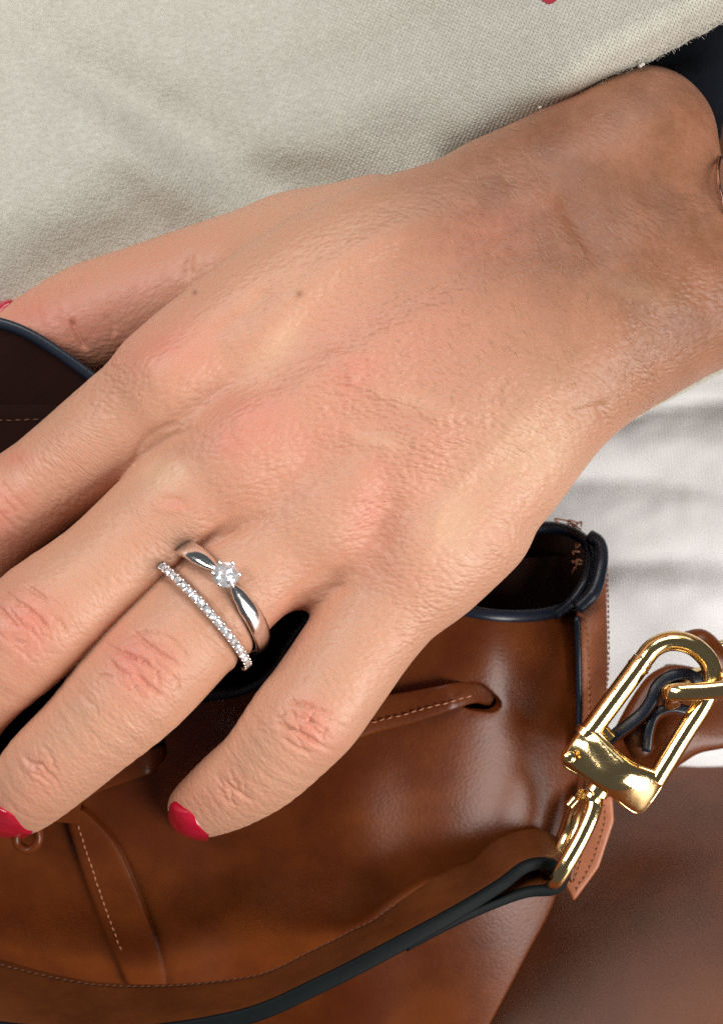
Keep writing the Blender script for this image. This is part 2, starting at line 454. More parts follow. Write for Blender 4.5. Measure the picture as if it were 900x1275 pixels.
# ------------------------------------------------------------------ the hand as one implicit surface
X0, X1, Y0, Y1, Z0, Z1 = -700., 760., -470., 600., -230., 225.
nx_, ny_, nz_ = (int((b - a) / VOX) + 1 for a, b in ((X0, X1), (Y0, Y1), (Z0, Z1)))
gx = (X0 + VOX * np.arange(nx_)).astype(np.float32); gy = (Y0 + VOX * np.arange(ny_)).astype(np.float32); gz = (Z0 + VOX * np.arange(nz_)).astype(np.float32)
def sl(lo, hi):
    out = []
    for a, n, l, h in ((X0, nx_, lo[0], hi[0]), (Y0, ny_, lo[1], hi[1]), (Z0, nz_, lo[2], hi[2])):
        i = int(max(0, math.floor((l - a) / VOX))); j = int(min(n, math.ceil((h - a) / VOX) + 1)); out.append(slice(i, max(i, j)))
    return tuple(out)
def chain_sdf(pts, pad=60, n=4, zs=1.0):
    """pts rows (u,v,z,r). zs>1 flattens the section in z"""
    P = np.array([list(L(u, v, z)) + [r * (D - z) / D] for u, v, z, r in pts])
    Q = cr(P, n); rm = Q[:, 3:4]
    lo = (Q[:, :3] - rm).min(0) - pad; hi = (Q[:, :3] + rm).max(0) + pad
    s = sl(lo, hi); x = gx[s[0]][:, None, None]; y = gy[s[1]][None, :, None]; z = gz[s[2]][None, None, :]
    f = np.full((x.shape[0], y.shape[1], z.shape[2]), 1e3, np.float32)
    for a, b in zip(Q[:-1], Q[1:]):
        lo2 = np.minimum(a[:3] - a[3], b[:3] - b[3]) - pad; hi2 = np.maximum(a[:3] + a[3], b[:3] + b[3]) + pad
        s2 = sl(lo2, hi2); s2 = tuple(slice(max(p.start, q.start), min(p.stop, q.stop)) for p, q in zip(s2, s))
        if any(p.stop <= p.start for p in s2): continue
        X = gx[s2[0]][:, None, None]; Y = gy[s2[1]][None, :, None]; Z = gz[s2[2]][None, None, :]
        ab = (b - a)[:3]; l2 = max(float(ab @ ab), 1e-6)
        t = np.clip(((X - a[0]) * ab[0] + (Y - a[1]) * ab[1] + (Z - a[2]) * ab[2]) / l2, 0, 1).astype(np.float32)
        d = np.sqrt((X - a[0] - t * ab[0]) ** 2 + (Y - a[1] - t * ab[1]) ** 2 + ((Z - a[2] - t * ab[2]) * zs) ** 2) - (a[3] + t * (b[3] - a[3]))
        loc = tuple(slice(p.start - q.start, p.stop - q.start) for p, q in zip(s2, s))
        f[loc] = np.minimum(f[loc], d)
    return s, f
def smin(a, b, k):
    h = np.clip(0.5 + 0.5 * (b - a) / k, 0, 1); return b + (a - b) * h - k * h * (1 - h)
H = np.full((nx_, ny_, nz_), 1e3, np.float32)
def add(pts, k, mcp=None, k0=1.5, **kw):
    s, f = chain_sdf(pts, pad=max(60, k + 8), **kw)
    if mcp is not None:
        c = L(*mcp[:3]); r0, r1 = mcp[3], mcp[4]
        X = gx[s[0]][:, None, None]; Y = gy[s[1]][None, :, None]; Z = gz[s[2]][None, None, :]
        dd = np.sqrt((X - c[0]) ** 2 + (Y - c[1]) ** 2 + (Z - c[2]) ** 2)
        kk = (k0 + (k - k0) * np.clip(1 - (dd - r0) / (r1 - r0), 0, 1)).astype(np.float32)
    else: kk = np.float32(k)
    H[s] = smin(H[s], f, kk)
# palm and wrist
#INDEX MC
add([(690, 255, 25, 88), (560, 292, 62, 92), (440, 335, 82, 92), (320, 400, 86, 86), (222, 478, 78, 76)], 40)
add([(700, 330, 50, 92), (560, 400, 84, 92), (430, 475, 98, 88), (305, 562, 92, 80)], 46)
add([(730, 400, 55, 92), (620, 470, 84, 90), (520, 540, 92, 86), (415, 625, 84, 80)], 46)
add([(740, 436, 45, 84), (672, 518, 66, 84), (610, 605, 74, 80), (530, 690, 72, 76)], 46)
# forearm
add([(1120, 325, -70, 110), (1000, 332, -45, 102), (900, 335, -14, 98), (800, 335, 20, 118), (700, 350, 35, 105)], 50)
add([(985, 325, -45, 106), (880, 350, -5, 104), (780, 392, 25, 110), (715, 425, 35, 98)], 50)
add([(640, 262, 20, 92), (726, 222, 12, 97), (792, 180, -2, 91), (795, 192, -4, 86)], 46)
add([(792, 180, 0, 82), (798, 235, 0, 86), (802, 300, 0, 84)], 40)
add([(960, 262, -120, 84), (1120, 250, -130, 90)], 30)
# thumb base web
add([(640, 330, -40, 80), (500, 326, -40, 82), (380, 330, -50, 76)], 50)
# fingers
add([(300, 408, 82, 74), (222, 478, 76, 76), (138, 538, 54, 67), (60, 600, 32, 62), (-22, 664, 14, 67), (-90, 770, -10, 60), (-130, 880, -80, 54), (-150, 950, -130, 46)], 40, (222, 478, 78, 60, 125))
add([(380, 515, 94, 76), (300, 565, 92, 78), (205, 640, 88, 68), (125, 712, 92, 66), (36, 786, 92, 73), (-36, 868, 52, 58), (-92, 962, -20, 54), (-110, 1040, -70, 48)], 44, (300, 565, 92, 60, 128))
add([(480, 572, 86, 74), (400, 635, 84, 76), (322, 698, 84, 72), (251, 767, 92, 72), (172, 850, 96, 73), (110, 912, 86, 63), (60, 958, 66, 58), (30, 988, 36, 50), (14, 1000, 20, 42)], 44, (400, 635, 84, 65, 140))
add([(590, 650, 74, 74), (525, 700, 74, 76), (462, 778, 80, 68), (400, 868, 88, 67), (372, 902, 86, 66), (328, 952, 66, 57), (290, 980, 44, 51), (258, 1000, 22, 42), (245, 1006, 10, 36)], 44, (525, 700, 74, 75, 160))
# thumb
add([(470, 300, 0, 82), (370, 322, -30, 78), (280, 342, -62, 71), (190, 370, -86, 68), (112, 400, -100, 71), (40, 427, -112, 58), (-40, 440, -132, 52), (-75, 448, -140, 42)], 46, (370, 330, -30, 90, 200))
# web fill between the finger roots
add([(205, 560, 62, 44), (250, 610, 66, 40)], 30)
add([(325, 655, 60, 42), (400, 700, 58, 42)], 26)
add([(345, 712, 66, 42), (392, 716, 66, 44)], 18)
print('sdf', time.time() - _t0)

def samp(F, P):
    q = (P - np.array([X0, Y0, Z0])) / VOX
    q = np.clip(q, 0, np.array([nx_, ny_, nz_]) - 1.001)
    i = q.astype(np.int32); f = q - i; out = 0
    for dx in (0, 1):
        for dy in (0, 1):
            for dz in (0, 1):
                w = np.where(dx, f[..., 0], 1 - f[..., 0]) * np.where(dy, f[..., 1], 1 - f[..., 1]) * np.where(dz, f[..., 2], 1 - f[..., 2])
                out = out + w * F[i[..., 0] + dx, i[..., 1] + dy, i[..., 2] + dz]
    return out
def grad(F, P, e=VOX):
    g = []
    for a in range(3):
        o = np.zeros(3); o[a] = e; g.append(samp(F, P + o) - samp(F, P - o))
    return unit(np.stack(g, -1))
def surface_nets(F):
    s = F < 0
    cnt = np.zeros(tuple(n - 1 for n in F.shape), np.uint8)
    for dx in (0, 1):
        for dy in (0, 1):
            for dz in (0, 1):
                cnt += s[dx:F.shape[0] - 1 + dx, dy:F.shape[1] - 1 + dy, dz:F.shape[2] - 1 + dz]
    act = (cnt > 0) & (cnt < 8)
    I = np.argwhere(act); idx = np.full(act.shape, -1, np.int32); idx[act] = np.arange(len(I))
    cor = [(a, b, c) for a in (0, 1) for b in (0, 1) for c in (0, 1)]
    val = {c: F[I[:, 0] + c[0], I[:, 1] + c[1], I[:, 2] + c[2]] for c in cor}
    acc = np.zeros((len(I), 3)); num = np.zeros(len(I))
    for c in cor:
        for ax in range(3):
            if c[ax]: continue
            d = list(c); d[ax] = 1; d = tuple(d); a, b = val[c], val[d]; m = (a < 0) != (b < 0)
            t = np.where(m, a / np.where(m, a - b, 1), 0)
            p = np.tile(np.array(c, float), (len(I), 1)); p[:, ax] += t
            acc[m] += p[m]; num[m] += 1
    V = (I + acc / num[:, None]) * VOX + np.array([X0, Y0, Z0])
    quads = []
    for ax in range(3):
        o1, o2 = [(1, 2), (2, 0), (0, 1)][ax]
        a = [slice(None)] * 3; b = [slice(None)] * 3; a[ax] = slice(0, -1); b[ax] = slice(1, None)
        e = s[tuple(a)] != s[tuple(b)]; E = np.argwhere(e)
        ok = np.ones(len(E), bool)
        for q in (o1, o2): ok &= (E[:, q] > 0) & (E[:, q] < F.shape[q] - 1)
        E = E[ok]; c = []
        for d1, d2 in ((-1, -1), (0, -1), (0, 0), (-1, 0)):
            G = E.copy(); G[:, o1] += d1; G[:, o2] += d2; c.append(idx[G[:, 0], G[:, 1], G[:, 2]])
        Q = np.stack(c, -1); fl = s[E[:, 0], E[:, 1], E[:, 2]]
        Q[~fl] = Q[~fl][:, ::-1]; quads.append(Q)
    return V, np.concatenate(quads)
HV, HF = surface_nets(H)
for _ in range(2): HV = HV - grad(H, HV) * samp(H, HV)[:, None]
print('nets', len(HV), time.time() - _t0)
HN = grad(H, HV)

# relief: tendons, veins, folds, knuckle creases (along the surface normal) -----
def uvof(P): k = D / (D - P[:, 2]); return P[:, 0] * k + 450, 637.5 - P[:, 1] * k
hu, hv = uvof(HV)
face_up = np.clip((HN[:, 2] + .05) / .35, 0, 1)
disp = np.zeros(len(HV)); red = np.zeros(len(HV)); knuck = np.zeros(len(HV)); tan = np.zeros(len(HV)); spot = np.zeros(len(HV)); pale = np.zeros(len(HV)); grain = np.ones(len(HV))
def blob(u, v, ru, rv, ang=0):
    a = math.radians(ang); c, s = math.cos(a), math.sin(a); du, dv = hu - u, hv - v
    return np.exp(-(((du * c + dv * s) / ru) ** 2 + ((-du * s + dv * c) / rv) ** 2))
def ridge(pts, amp, w, taper=.25, arr=None, n=6):
    global disp
    P = cr(pts, n); m = (hu > P[:, 0].min() - 4 * w) & (hu < P[:, 0].max() + 4 * w) & (hv > P[:, 1].min() - 4 * w) & (hv < P[:, 1].max() + 4 * w) & (face_up > 0)
    d, t = segdist(hu[m], hv[m], P)
    e = np.clip(np.minimum(t, 1 - t) / max(taper, 1e-3), 0, 1); e = e * e * (3 - 2 * e)
    g = np.exp(-(d / w) ** 2) * e * face_up[m]
    if arr is None: disp[m] += amp * g
    else: arr[m] += amp * g
# broad forms: knuckle heads, valleys between metacarpals
for (u, v, ru, rv, ang, a) in [(205, 455, 42, 34, -40, 7), (300, 528, 46, 34, -30, 7), (440, 590, 34, 30, 0, 3), (522, 655, 38, 52, 15, 9), (470, 640, 24, 60, 15, -6),
                               (250, 505, 60, 22, -38, -5), (370, 600, 80, 22, -35, -5), (740, 290, 24, 55, -35, -5), (700, 240, 22, 60, -40, -2), (800, 370, 50, 16, 15, 4),
                               (640, 210, 60, 30, -25, -4), (800, 180, 50, 60, 0, 4), (590, 640, 60, 60, 0, 3)]:
    disp += a * blob(u, v, ru, rv, ang) * face_up
# tendons and veins
ridge([(262, 452), (330, 415), (400, 345), (470, 300), (560, 262)], 4.5, 17)
ridge([(250, 420), (300, 395), (345, 350)], -4, 12)
ridge([(300, 540), (380, 480), (470, 425), (560, 380), (650, 330)], 2.2, 18)
ridge([(440, 600), (520, 540), (610, 470), (680, 410)], 1.6, 18)
ridge([(535, 640), (580, 590), (640, 530), (690, 470)], 4, 14)
ridge([(400, 440), (428, 447), (438, 462), (440, 485)], 2.4, 8)
ridge([(440, 485), (470, 488), (505, 500), (540, 515), (575, 520)], 2.2, 11)
ridge([(418, 540), (445, 545), (480, 553), (500, 556)], 2.6, 11)
ridge([(500, 556), (560, 545), (620, 548)], 1.6, 8)
ridge([(700, 130), (722, 220), (745, 280), (790, 350), (830, 372)], .9, 18)
ridge([(690, 235), (730, 300), (762, 340)], -2.6, 11)
ridge([(560, 620), (545, 650), (540, 690)], 2.0, 7)
ridge([(500, 610), (480, 650), (470, 690)], -2.6, 9)
ridge([(742, 500), (752, 520), (758, 540)], -3.0, 6, .3)
ridge([(700, 520), (735, 510), (765, 500)], -2, 8)
# folds running into the webs
for a, w, pts in [(-3.0, 5, [(165, 590), (172, 560), (190, 540), (225, 525)]), (-2.4, 5, [(170, 575), (205, 548), (250, 530)]), (-2, 5, [(182, 598), (200, 575), (235, 560)]),
                  (-7, 3.6, [(200, 728), (240, 690), (275, 668), (312, 652)]), (-2.5, 5, [(240, 680), (290, 655), (340, 640)]), (-2.2, 6, [(360, 765), (372, 735), (400, 715), (430, 705)]),
                  (-2.2, 5, [(365, 752), (400, 735), (440, 728)]), (-2, 4, [(240, 345), (236, 328), (240, 312)]), (1.6, 5, [(190, 632), (215, 636), (235, 630)]), (-2.0, 4, [(195, 622), (215, 622), (232, 625)])]:
    ridge(pts, a, w)
# thumb creases
for pts, a in [([(88, 395), (97, 418), (108, 438)], -5), ([(70, 350), (74, 362), (72, 372)], -3), ([(86, 345), (92, 355), (90, 365)], -2.5), ([(100, 340), (108, 352)], -2), ([(235, 318), (232, 335), (236, 350)], -1.6), ([(128, 390), (140, 405), (142, 420)], -1.5)]:
    ridge(pts, a, 3.2)
# PIP / DIP creases in finger coordinates
def joint(u, v, ax, ang, rw, rl, amp, nlines, seed, rr=1.0):
    """ang = direction of the finger in the picture (deg, v down)"""
    global disp, red, knuck
    a = math.radians(ang); c, s = math.cos(a), math.sin(a); du, dv = hu - u, hv - v
    q = du * c + dv * s; t = -du * s + dv * c
    m = (np.abs(q) < rl * 2.2) & (np.abs(t) < rw * 2) & (face_up > 0); qm, tm = q[m], t[m]
    env = np.exp(-(qm / rl) ** 4 - (tm / rw) ** 4) * face_up[m]
    rs = np.random.RandomState(seed); dd = np.zeros(len(qm))
    for i in range(nlines):
        q0 = rl * (-.85 + 1.7 * (i + .5) / nlines) + rs.uniform(-2, 2)
        cen = rs.uniform(-.25, .25) * rw; hl = rw * rs.uniform(.5, 1.0); slope = rs.uniform(-.15, .15); bow = rs.uniform(-.12, .12) * (1 if q0 > 0 else -1)
        wob = vnoise(tm / 14, tm * 0 + i * 3.7, seed + i) * 9 + vnoise(tm / 4.5, tm * 0 + i, seed + 50 + i) * 3
        line = q0 + slope * (tm - cen) + bow * (tm - cen) ** 2 / rw * 2 + wob
        w = rs.uniform(1.5, 2.4)
        dd -= rs.uniform(.6, 1.35) * np.exp(-((qm - line) / w) ** 2) * np.clip(1 - ((tm - cen) / hl) ** 4, 0, 1)
    for i in range(max(2, nlines // 2)):      # oblique crossing furrows
        t0 = rs.uniform(-.7, .7) * rw; q1 = rs.uniform(-.5, .5) * rl; sl_ = rs.uniform(-1.3, 1.3); hl = rl * rs.uniform(.25, .6)
        wob = vnoise(qm / 8, qm * 0 + i * 1.3, seed + 90 + i) * 8
        dd -= rs.uniform(.15, .4) * np.exp(-((tm - t0 - sl_ * (qm - q1) - wob) / 2.0) ** 2) * np.clip(1 - ((qm - q1) / hl) ** 4, 0, 1)
    disp[m] += amp * dd * env
    knuck[m] += np.exp(-(qm / rl) ** 2 - (tm / (rw * .9)) ** 2) * .55
    red[m] += rr * np.exp(-(qm / (rl * .95)) ** 2 - (tm / (rw * .85)) ** 2)
joint(172, 828, 0, 133, 52, 46, 2.0, 6, 3, .95)
joint(32, 772, 0, 133, 54, 46, 2.0, 6, 5, .9)
joint(-8, 640, 0, 135, 46, 44, 3.0, 6, 9, .7)
joint(384, 904, 0, 128, 48, 34, 1.8, 5, 13, .72)
joint(50, 958, 0, 133, 38, 26, 2.0, 4, 17, .35)
joint(290, 982, 0, 140, 34, 26, 1.8, 4, 23, .30)
for pts, a in [([(160, 778), (167, 786), (181, 800), (200, 814), (230, 832)], -5.5), ([(138, 806), (161, 817), (178, 824), (199, 841)], -5), ([(134, 820), (145, 834), (160, 846)], -4), ([(163, 836), (183, 853), (205, 869)], -5.5),
               ([(117, 842), (131, 841), (146, 843)], -3), ([(184, 867), (172, 874), (162, 882)], -1.2), ([(198, 832), (196, 842), (200, 855)], -3), ([(156, 793), (192, 786), (226, 806)], -2.2), ([(128, 800), (150, 812)], -2.5), ([(205, 790), (228, 812), (236, 826)], -2.4),
               ([(150, 862), (166, 858), (176, 848)], -2.2), ([(212, 838), (222, 852), (220, 866)], -2.2), ([(-6, 752), (10, 768), (28, 787)], -5), ([(16, 745), (34, 757), (48, 769), (66, 793)], -5.5), ([(30, 728), (46, 738), (62, 752)], -3.5), ([(38, 800), (28, 810), (16, 820)], -1.2), ([(0, 735), (14, 742), (26, 756)], -3),
               ([(60, 768), (76, 776), (84, 792)], -2.6), ([(8, 790), (22, 800), (38, 800)], -2.6), ([(352, 874), (370, 876), (388, 881), (416, 890)], -4.2), ([(338, 899), (356, 906), (374, 913), (405, 931)], -5.2), ([(346, 915), (360, 925), (374, 933), (392, 939)], -3.6),
               ([(392, 884), (386, 897), (390, 908)], -2.6), ([(365, 890), (380, 896), (398, 902)], -3), ([(410, 905), (402, 915), (404, 926)], -2.4), ([(356, 888), (348, 896)], -2), ([(28, 942), (40, 950), (56, 952)], -2.4), ([(38, 962), (52, 968), (66, 980)], -2.4), ([(276, 968), (292, 984), (318, 1000)], -3.4), ([(270, 980), (282, 990)], -2)]:
    ridge(pts, a * 1.15, 1.9, .3, n=5)
# fine parallel lines running across the finger backs
def crosslines(u, v, ang, rw, rl, pitch, amp, seed):
    global disp
    a = math.radians(ang); c, s = math.cos(a), math.sin(a); du, dv = hu - u, hv - v
    q = du * c + dv * s; t = -du * s + dv * c
    ph = q + vnoise(q / 30, t / 22, seed) * 22
    disp += amp * np.sin(ph * 2 * math.pi / pitch) * np.exp(-(q / rl) ** 4 - (t / rw) ** 4) * face_up * np.clip(.6 + fbm(q / 20, t / 20, seed + 1), 0, 1)
crosslines(120, 880, 133, 45, 45, 9, .55, 2); crosslines(325, 945, 135, 40, 34, 8, .5, 4)
crosslines(100, 705, 133, 50, 50, 10, .35, 6)
# slack, very slight unevenness
disp += face_up * (fbm(hu / 60, hv / 60, 31, 2) * 1.8 + fbm(hu / 16, hv / 13, 41, 2) * .16)
disp += face_up * blob(520, 480, 260, 170, -20) * vnoise((hu + .3 * hv) / 55, (hv - .25 * hu) / 26, 99) * 2.0
disp += face_up * blob(430, 500, 300, 260) * (vnoise(hu / 24, (hv - .001 * (hu - 490) ** 2) / 7, 77) * .45)
for (u, v, ru, rv, ang, a) in [(215, 430, 62, 36, -20, .62), (300, 525, 56, 38, -30, .62), (215, 628, 22, 9, 0, .5), (530, 590, 60, 80, 20, .28), (460, 640, 26, 60, 15, .4), (60, 400, 110, 45, 20, .6), (160, 350, 120, 50, -20, .4), (60, 600, 120, 60, -45, .22),
                               (600, 290, 90, 36, -10, .22), (440, 465, 30, 24, 0, .4), (20, 570, 22, 12, 0, .5), (490, 700, 60, 50, 0, .28), (360, 780, 30, 50, 20, .35), (250, 1000, 34, 24, 0, .3), (30, 1000, 40, 30, 0, .3), (0, 850, 60, 60, 0, .25), (430, 420, 160, 60, -20, .25), (380, 560, 150, 70, -20, .32), (560, 420, 120, 60, -20, .16)]:
    red += a * blob(u, v, ru, rv, ang)
red = np.clip(red * (1 + .5 * fbm(hu / 26, hv / 18, 61, 3)), 0, 1) * .8
tan = np.clip((hu - 420) / 420, 0, 1) * np.clip((620 - hv) / 330, 0, 1)  # wrist and forearm: some tan, mostly shade painted into the skin colour
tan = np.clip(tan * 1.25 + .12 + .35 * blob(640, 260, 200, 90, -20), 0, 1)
pale = .45 * (blob(345, 430, 20, 50, 40) + blob(560, 650, 40, 60, 20) + blob(660, 560, 60, 50, -40) + blob(205, 590, 30, 20, 0) + .5 * blob(475, 550, 34, 12, 10) + .5 * blob(520, 502, 38, 12, 15) + .3 * blob(800, 365, 50, 16, 15))
for u, v, r in [(373, 366, 4.2), (243, 364, 3.2), (820, 330, 1.5)]: spot += .75 * np.exp(-((hu - u) ** 2 + (hv - v) ** 2) / r ** 2)
grain = .45 + .7 * blob(560, 520, 260, 220, -25) + .45 * blob(130, 450, 50, 40) ; grain *= np.clip(1 - .5 * blob(720, 180, 160, 90), .3, 1); grain = np.clip(grain, .3, 1.05) * np.clip(1 - .6 * blob(120, 370, 120, 60, -20), .3, 1) * (1 - .6 * np.clip(knuck * 1.6, 0, 1))
for cc, axv, sg in ((L(249, 765, 92), (-.68, -.62, .20), 1), (L(268, 744, 90), (-.66, -.60, .34), 1)):   # flesh pressed by the rings
    axn = unit(np.array(axv)); rel = HV - cc; pd = rel @ axn; near = np.linalg.norm(rel, axis=1) < 83
    disp += np.where(near, -2.2 * np.exp(-(pd / 6) ** 2) + 1.6 * np.exp(-((np.abs(pd) - 13) / 6.) ** 2), 0)
HV = HV + HN * disp[:, None]
def drape(P, n, off, steps=40, back=70):
    """push points onto the skin along -n, stopping off above it"""
    P = P + n * back; done = np.zeros(len(P), bool)
    for _ in range(steps):
        d = samp(H, P) - off; P = P - n * np.where(d > 0.05, d * .8, 0)[:, None]
    return P
person = empty('person', L(1000, 300, -120)); tag(person, 'person in oatmeal knit sweater and white trousers, red-nailed hand gripping the bag', 'person')
finger_mask = np.clip((hv - (453 + .83 * hu) + 20) / 80, 0, 1); finger_mask = finger_mask * finger_mask * (3 - 2 * finger_mask)
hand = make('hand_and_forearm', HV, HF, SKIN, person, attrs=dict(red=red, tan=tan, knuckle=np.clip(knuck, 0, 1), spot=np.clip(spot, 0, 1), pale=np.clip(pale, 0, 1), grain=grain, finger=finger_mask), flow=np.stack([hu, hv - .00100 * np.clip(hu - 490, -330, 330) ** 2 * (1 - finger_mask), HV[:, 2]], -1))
print('hand', time.time() - _t0)

hr_ = []
for k in range(230):
    u = random.uniform(560, 885); v = random.uniform(110, 500)
    P0 = L(u, v, 230)[None, :]; P1 = drape(P0, np.array((0, 0, 1.)), .2, back=0)
    if abs(samp(H, P1)[0]) > 1.0: continue
    n = grad(H, P1)[0]; a = math.radians(random.gauss(-62, 16)); d = np.array((math.cos(a), math.sin(a), 0)); d = unit(d - n * (d @ n)); ln = random.uniform(7, 20)
    p = P1[0] + n * 1.0; hr_.append(tube(np.array([p, p + d * ln * .5 + n * random.uniform(1.0, 2.4), p + d * ln + n * random.uniform(.6, 2.5)]), np.array((.24, .2, .08)), 3))
v_, f_ = merge(hr_); ho = make('arm_hair', v_, f_, plain('fine_hair', (0.55, 0.36, 0.20), .5), hand); ho['kind'] = 'stuff'
# nails ------------------------------------------------------------
def nail(base, tip, n, half, name='fingernail', off=1.2):
    """base and tip: layout points on the nail axis; n outward normal"""
    a = tip - base; ln = np.linalg.norm(a); a = a / ln; n = unit(n - a * (n @ a)); b = np.cross(a, n)
    M, K = 22, 17; V = []
    for i in range(M + 1):
        s = i / M
        w = half * (1 - (1 - min(1, s / .30)) ** 2.2 * .62) * (1 - max(0, (s - .72) / .28) ** 2.4 * .45)
        for j in range(K):
            t = -1 + 2 * j / (K - 1)
            s2 = s + .10 * (1 - t * t) * (s - .5) * 2 * .8
            V.append(base + a * ln * s2 + b * w * t)
    V = np.array(V); T = drape(V, n, off)
    # keep a smooth cylindrical curve: fit and blend
    h = (T - V) @ n; good = (np.abs(samp(H, T) - off) < 1.0) & (np.abs(h) < 60)
    tt = np.tile(np.linspace(-1, 1, K), M + 1); ss = np.repeat(np.linspace(0, 1, M + 1), K)
    A = np.stack([np.ones_like(tt), ss, ss ** 2, tt ** 2, tt, tt ** 2 * ss], -1); co = np.linalg.lstsq(A[good], h[good], rcond=None)[0]
    hh = A @ co; hh = np.where(good, np.maximum(hh, np.minimum(h - .5, hh + 4)), hh) + 1.8 - 2.2 * np.abs(tt) ** 2
    T = V + n * hh[:, None]
    e = np.maximum(np.abs(tt) ** 6, np.maximum((1 - ss / .12).clip(0), 0) ** 2)
    T = T - n * (e * 1.6)[:, None]
    Bt = T - n * 3.5
    nT = len(T); F = []
    for i in range(M):
        for j in range(K - 1):
            q = (i * K + j, (i + 1) * K + j, (i + 1) * K + j + 1, i * K + j + 1); F.append(q); F.append(tuple(x + nT for x in reversed(q)))
    bd = [i * K for i in range(M + 1)] + [M * K + j for j in range(1, K)] + [i * K + K - 1 for i in range(M - 1, -1, -1)] + [j for j in range(K - 2, 0, -1)]
    for p, q in zip(bd, bd[1:] + bd[:1]): F.append((p, q, q + nT, p + nT))
    return make(name, np.vstack([T, Bt]), F, POLISH, person, sharp=50)
nail(L(250, 1006, 46), L(224, 1040, 2), np.array((-.55, -.38, .62)), 30)
nail(L(34, 1002, 62), L(-6, 1030, 16), np.array((-.6, -.42, .62)), 32)
nail(L(10, 380, -90), L(-60, 378, -100), np.array((-.1, .85, .5)), 34)

# ------------------------------------------------------------------ rings
def torus_frame(C, e1, axis):
    axis = unit(axis); e1 = unit(e1 - axis * (e1 @ axis)); e2 = np.cross(axis, e1)
    if e2[2] < 0: e2 = -e2
    return e1, e2, axis
def brilliant(c, ax, r, rot=0, rings=(0, .5, 1), seg=8, jit=.14):
    """round cut stone: many small tilted facets over the crown, pointed pavilion"""
    n = unit(ax); t = unit(np.cross(n, (0.3, 1, 0.2))); b = np.cross(n, t); V = []; F = []
    def P(rad, h, a): return c + (t * math.cos(a) + b * math.sin(a)) * rad * r + n * h * r
    V.append(P(0, .30, 0))
    for q, rr in enumerate(rings[1:]):
        for k in range(seg):
            h = .34 * (1 - rr ** 2.5) + (RNG.uniform(-jit, jit) if rr < .99 else 0)
            V.append(P(rr, h, rot + 2 * math.pi * (k + .5 * (q % 2)) / seg))
    m = len(rings) - 1
    for k in range(seg): F.append((0, 1 + k, 1 + (k + 1) % seg))
    for q in range(m - 1):
        a0 = 1 + q * seg; b0 = a0 + seg
        for k in range(seg):
            k2 = (k + 1) % seg
            if q % 2 == 0: F += [(a0 + k, b0 + k, a0 + k2), (b0 + k, b0 + k2, a0 + k2)]
            else: F += [(a0 + k, b0 + k, b0 + k2), (a0 + k, b0 + k2, a0 + k2)]
    o = len(V); last = 1 + (m - 1) * seg; V.append(c - n * .86 * r)
    for k in range(seg): F.append((last + k, o, last + (k + 1) % seg))
    return np.array(V), F
# eternity ring
C1 = L(249, 765, 92); a1, b1 = L(188, 712, 92), L(311, 820, 92)
e1, e2, ax1 = torus_frame(C1, b1 - a1, np.array((-.68, -.62, .20)))
R1 = 80.5
ring1 = empty('eternity_ring', C1); tag(ring1, 'thin band covered in tiny clear stones, nearer the fingertip on the ring finger', 'ring')
th = np.linspace(0, 2 * math.pi, 120, endpoint=False)
path = C1 + np.cos(th)[:, None] * e1 * R1 + np.sin(th)[:, None] * e2 * R1
rad = unit(path - C1)
v_, f_ = sweep(path, np.tile(ax1 * 4.6, (120, 1)), rad * 3.6, circ(12, 3.0), closed=True); make('band', v_, f_, SILVER, ring1)
pr = []
nst = 52; proto = None
for k in range(nst):
    a = 2 * math.pi * (k + .5) / nst
    if not (-0.35 < a < math.pi + .35 or a > 2 * math.pi - .35): continue
    rd = e1 * math.cos(a) + e2 * math.sin(a); p = C1 + rd * (R1 + 4.4)
    v_, f_ = brilliant(p, rd, 4.7, .3 * k)
    g = make('diamond', v_, f_, GEM, ring1, smooth=False)
    for sgn in (-1, 1):
        a2 = a + math.pi / nst; rd2 = e1 * math.cos(a2) + e2 * math.sin(a2)
        pr.append(ellipsoid(C1 + rd2 * (R1 + 4.8) + ax1 * sgn * 4.2, (1.7, 1.7, 1.7), n=8, m=5))
v_, f_ = merge(pr); make('claw_setting', v_, f_, SILVER, ring1)
# engagement ring
C2 = L(268, 744, 90); a2_, b2_ = L(202, 699, 90), L(334, 791, 90)
g1, g2, ax2 = torus_frame(C2, b2_ - a2_, np.array((-.66, -.60, .34)))
R2 = 81.0
ring2 = empty('solitaire_ring', C2); tag(ring2, 'smooth white metal ring with one large round stone in claws, nearer the knuckles', 'ring')
n2 = 200; th = np.linspace(0, 2 * math.pi, n2, endpoint=False)
path = C2 + np.cos(th)[:, None] * g1 * R2 + np.sin(th)[:, None] * g2 * R2; rad = unit(path - C2)
dth = np.abs((th - math.radians(91) + math.pi) % (2 * math.pi) - math.pi)
wid = np.interp(dth, [0, .16, .30, .55, .95, 1.6, 3.2], [3.5, 4.0, 8.5, 12, 12, 10, 8.5])
rise = np.interp(dth, [0, .16, .32, .5, 3.2], [7, 6, 2.5, 0, 0]); thk = np.interp(dth, [0, .2, .5, .9, 3.2], [3, 4, 7.0, 5.5, 4.0])
v_, f_ = sweep(path + rad * rise[:, None], ax2 * wid[:, None], rad * thk[:, None], circ(20, 2.3), closed=True); make('band', v_, f_, SILVER, ring2)
hd = math.radians(91); hr = g1 * math.cos(hd) + g2 * math.sin(hd); hc = C2 + hr * (R2 + 16)
v_, f_ = brilliant(hc, hr, 15.5, .2, (0, .28, .52, .78, 1), 12, .13); make('diamond', v_, f_, GEM, ring2, smooth=False)
t_ = unit(np.cross(hr, ax2)); pr = []
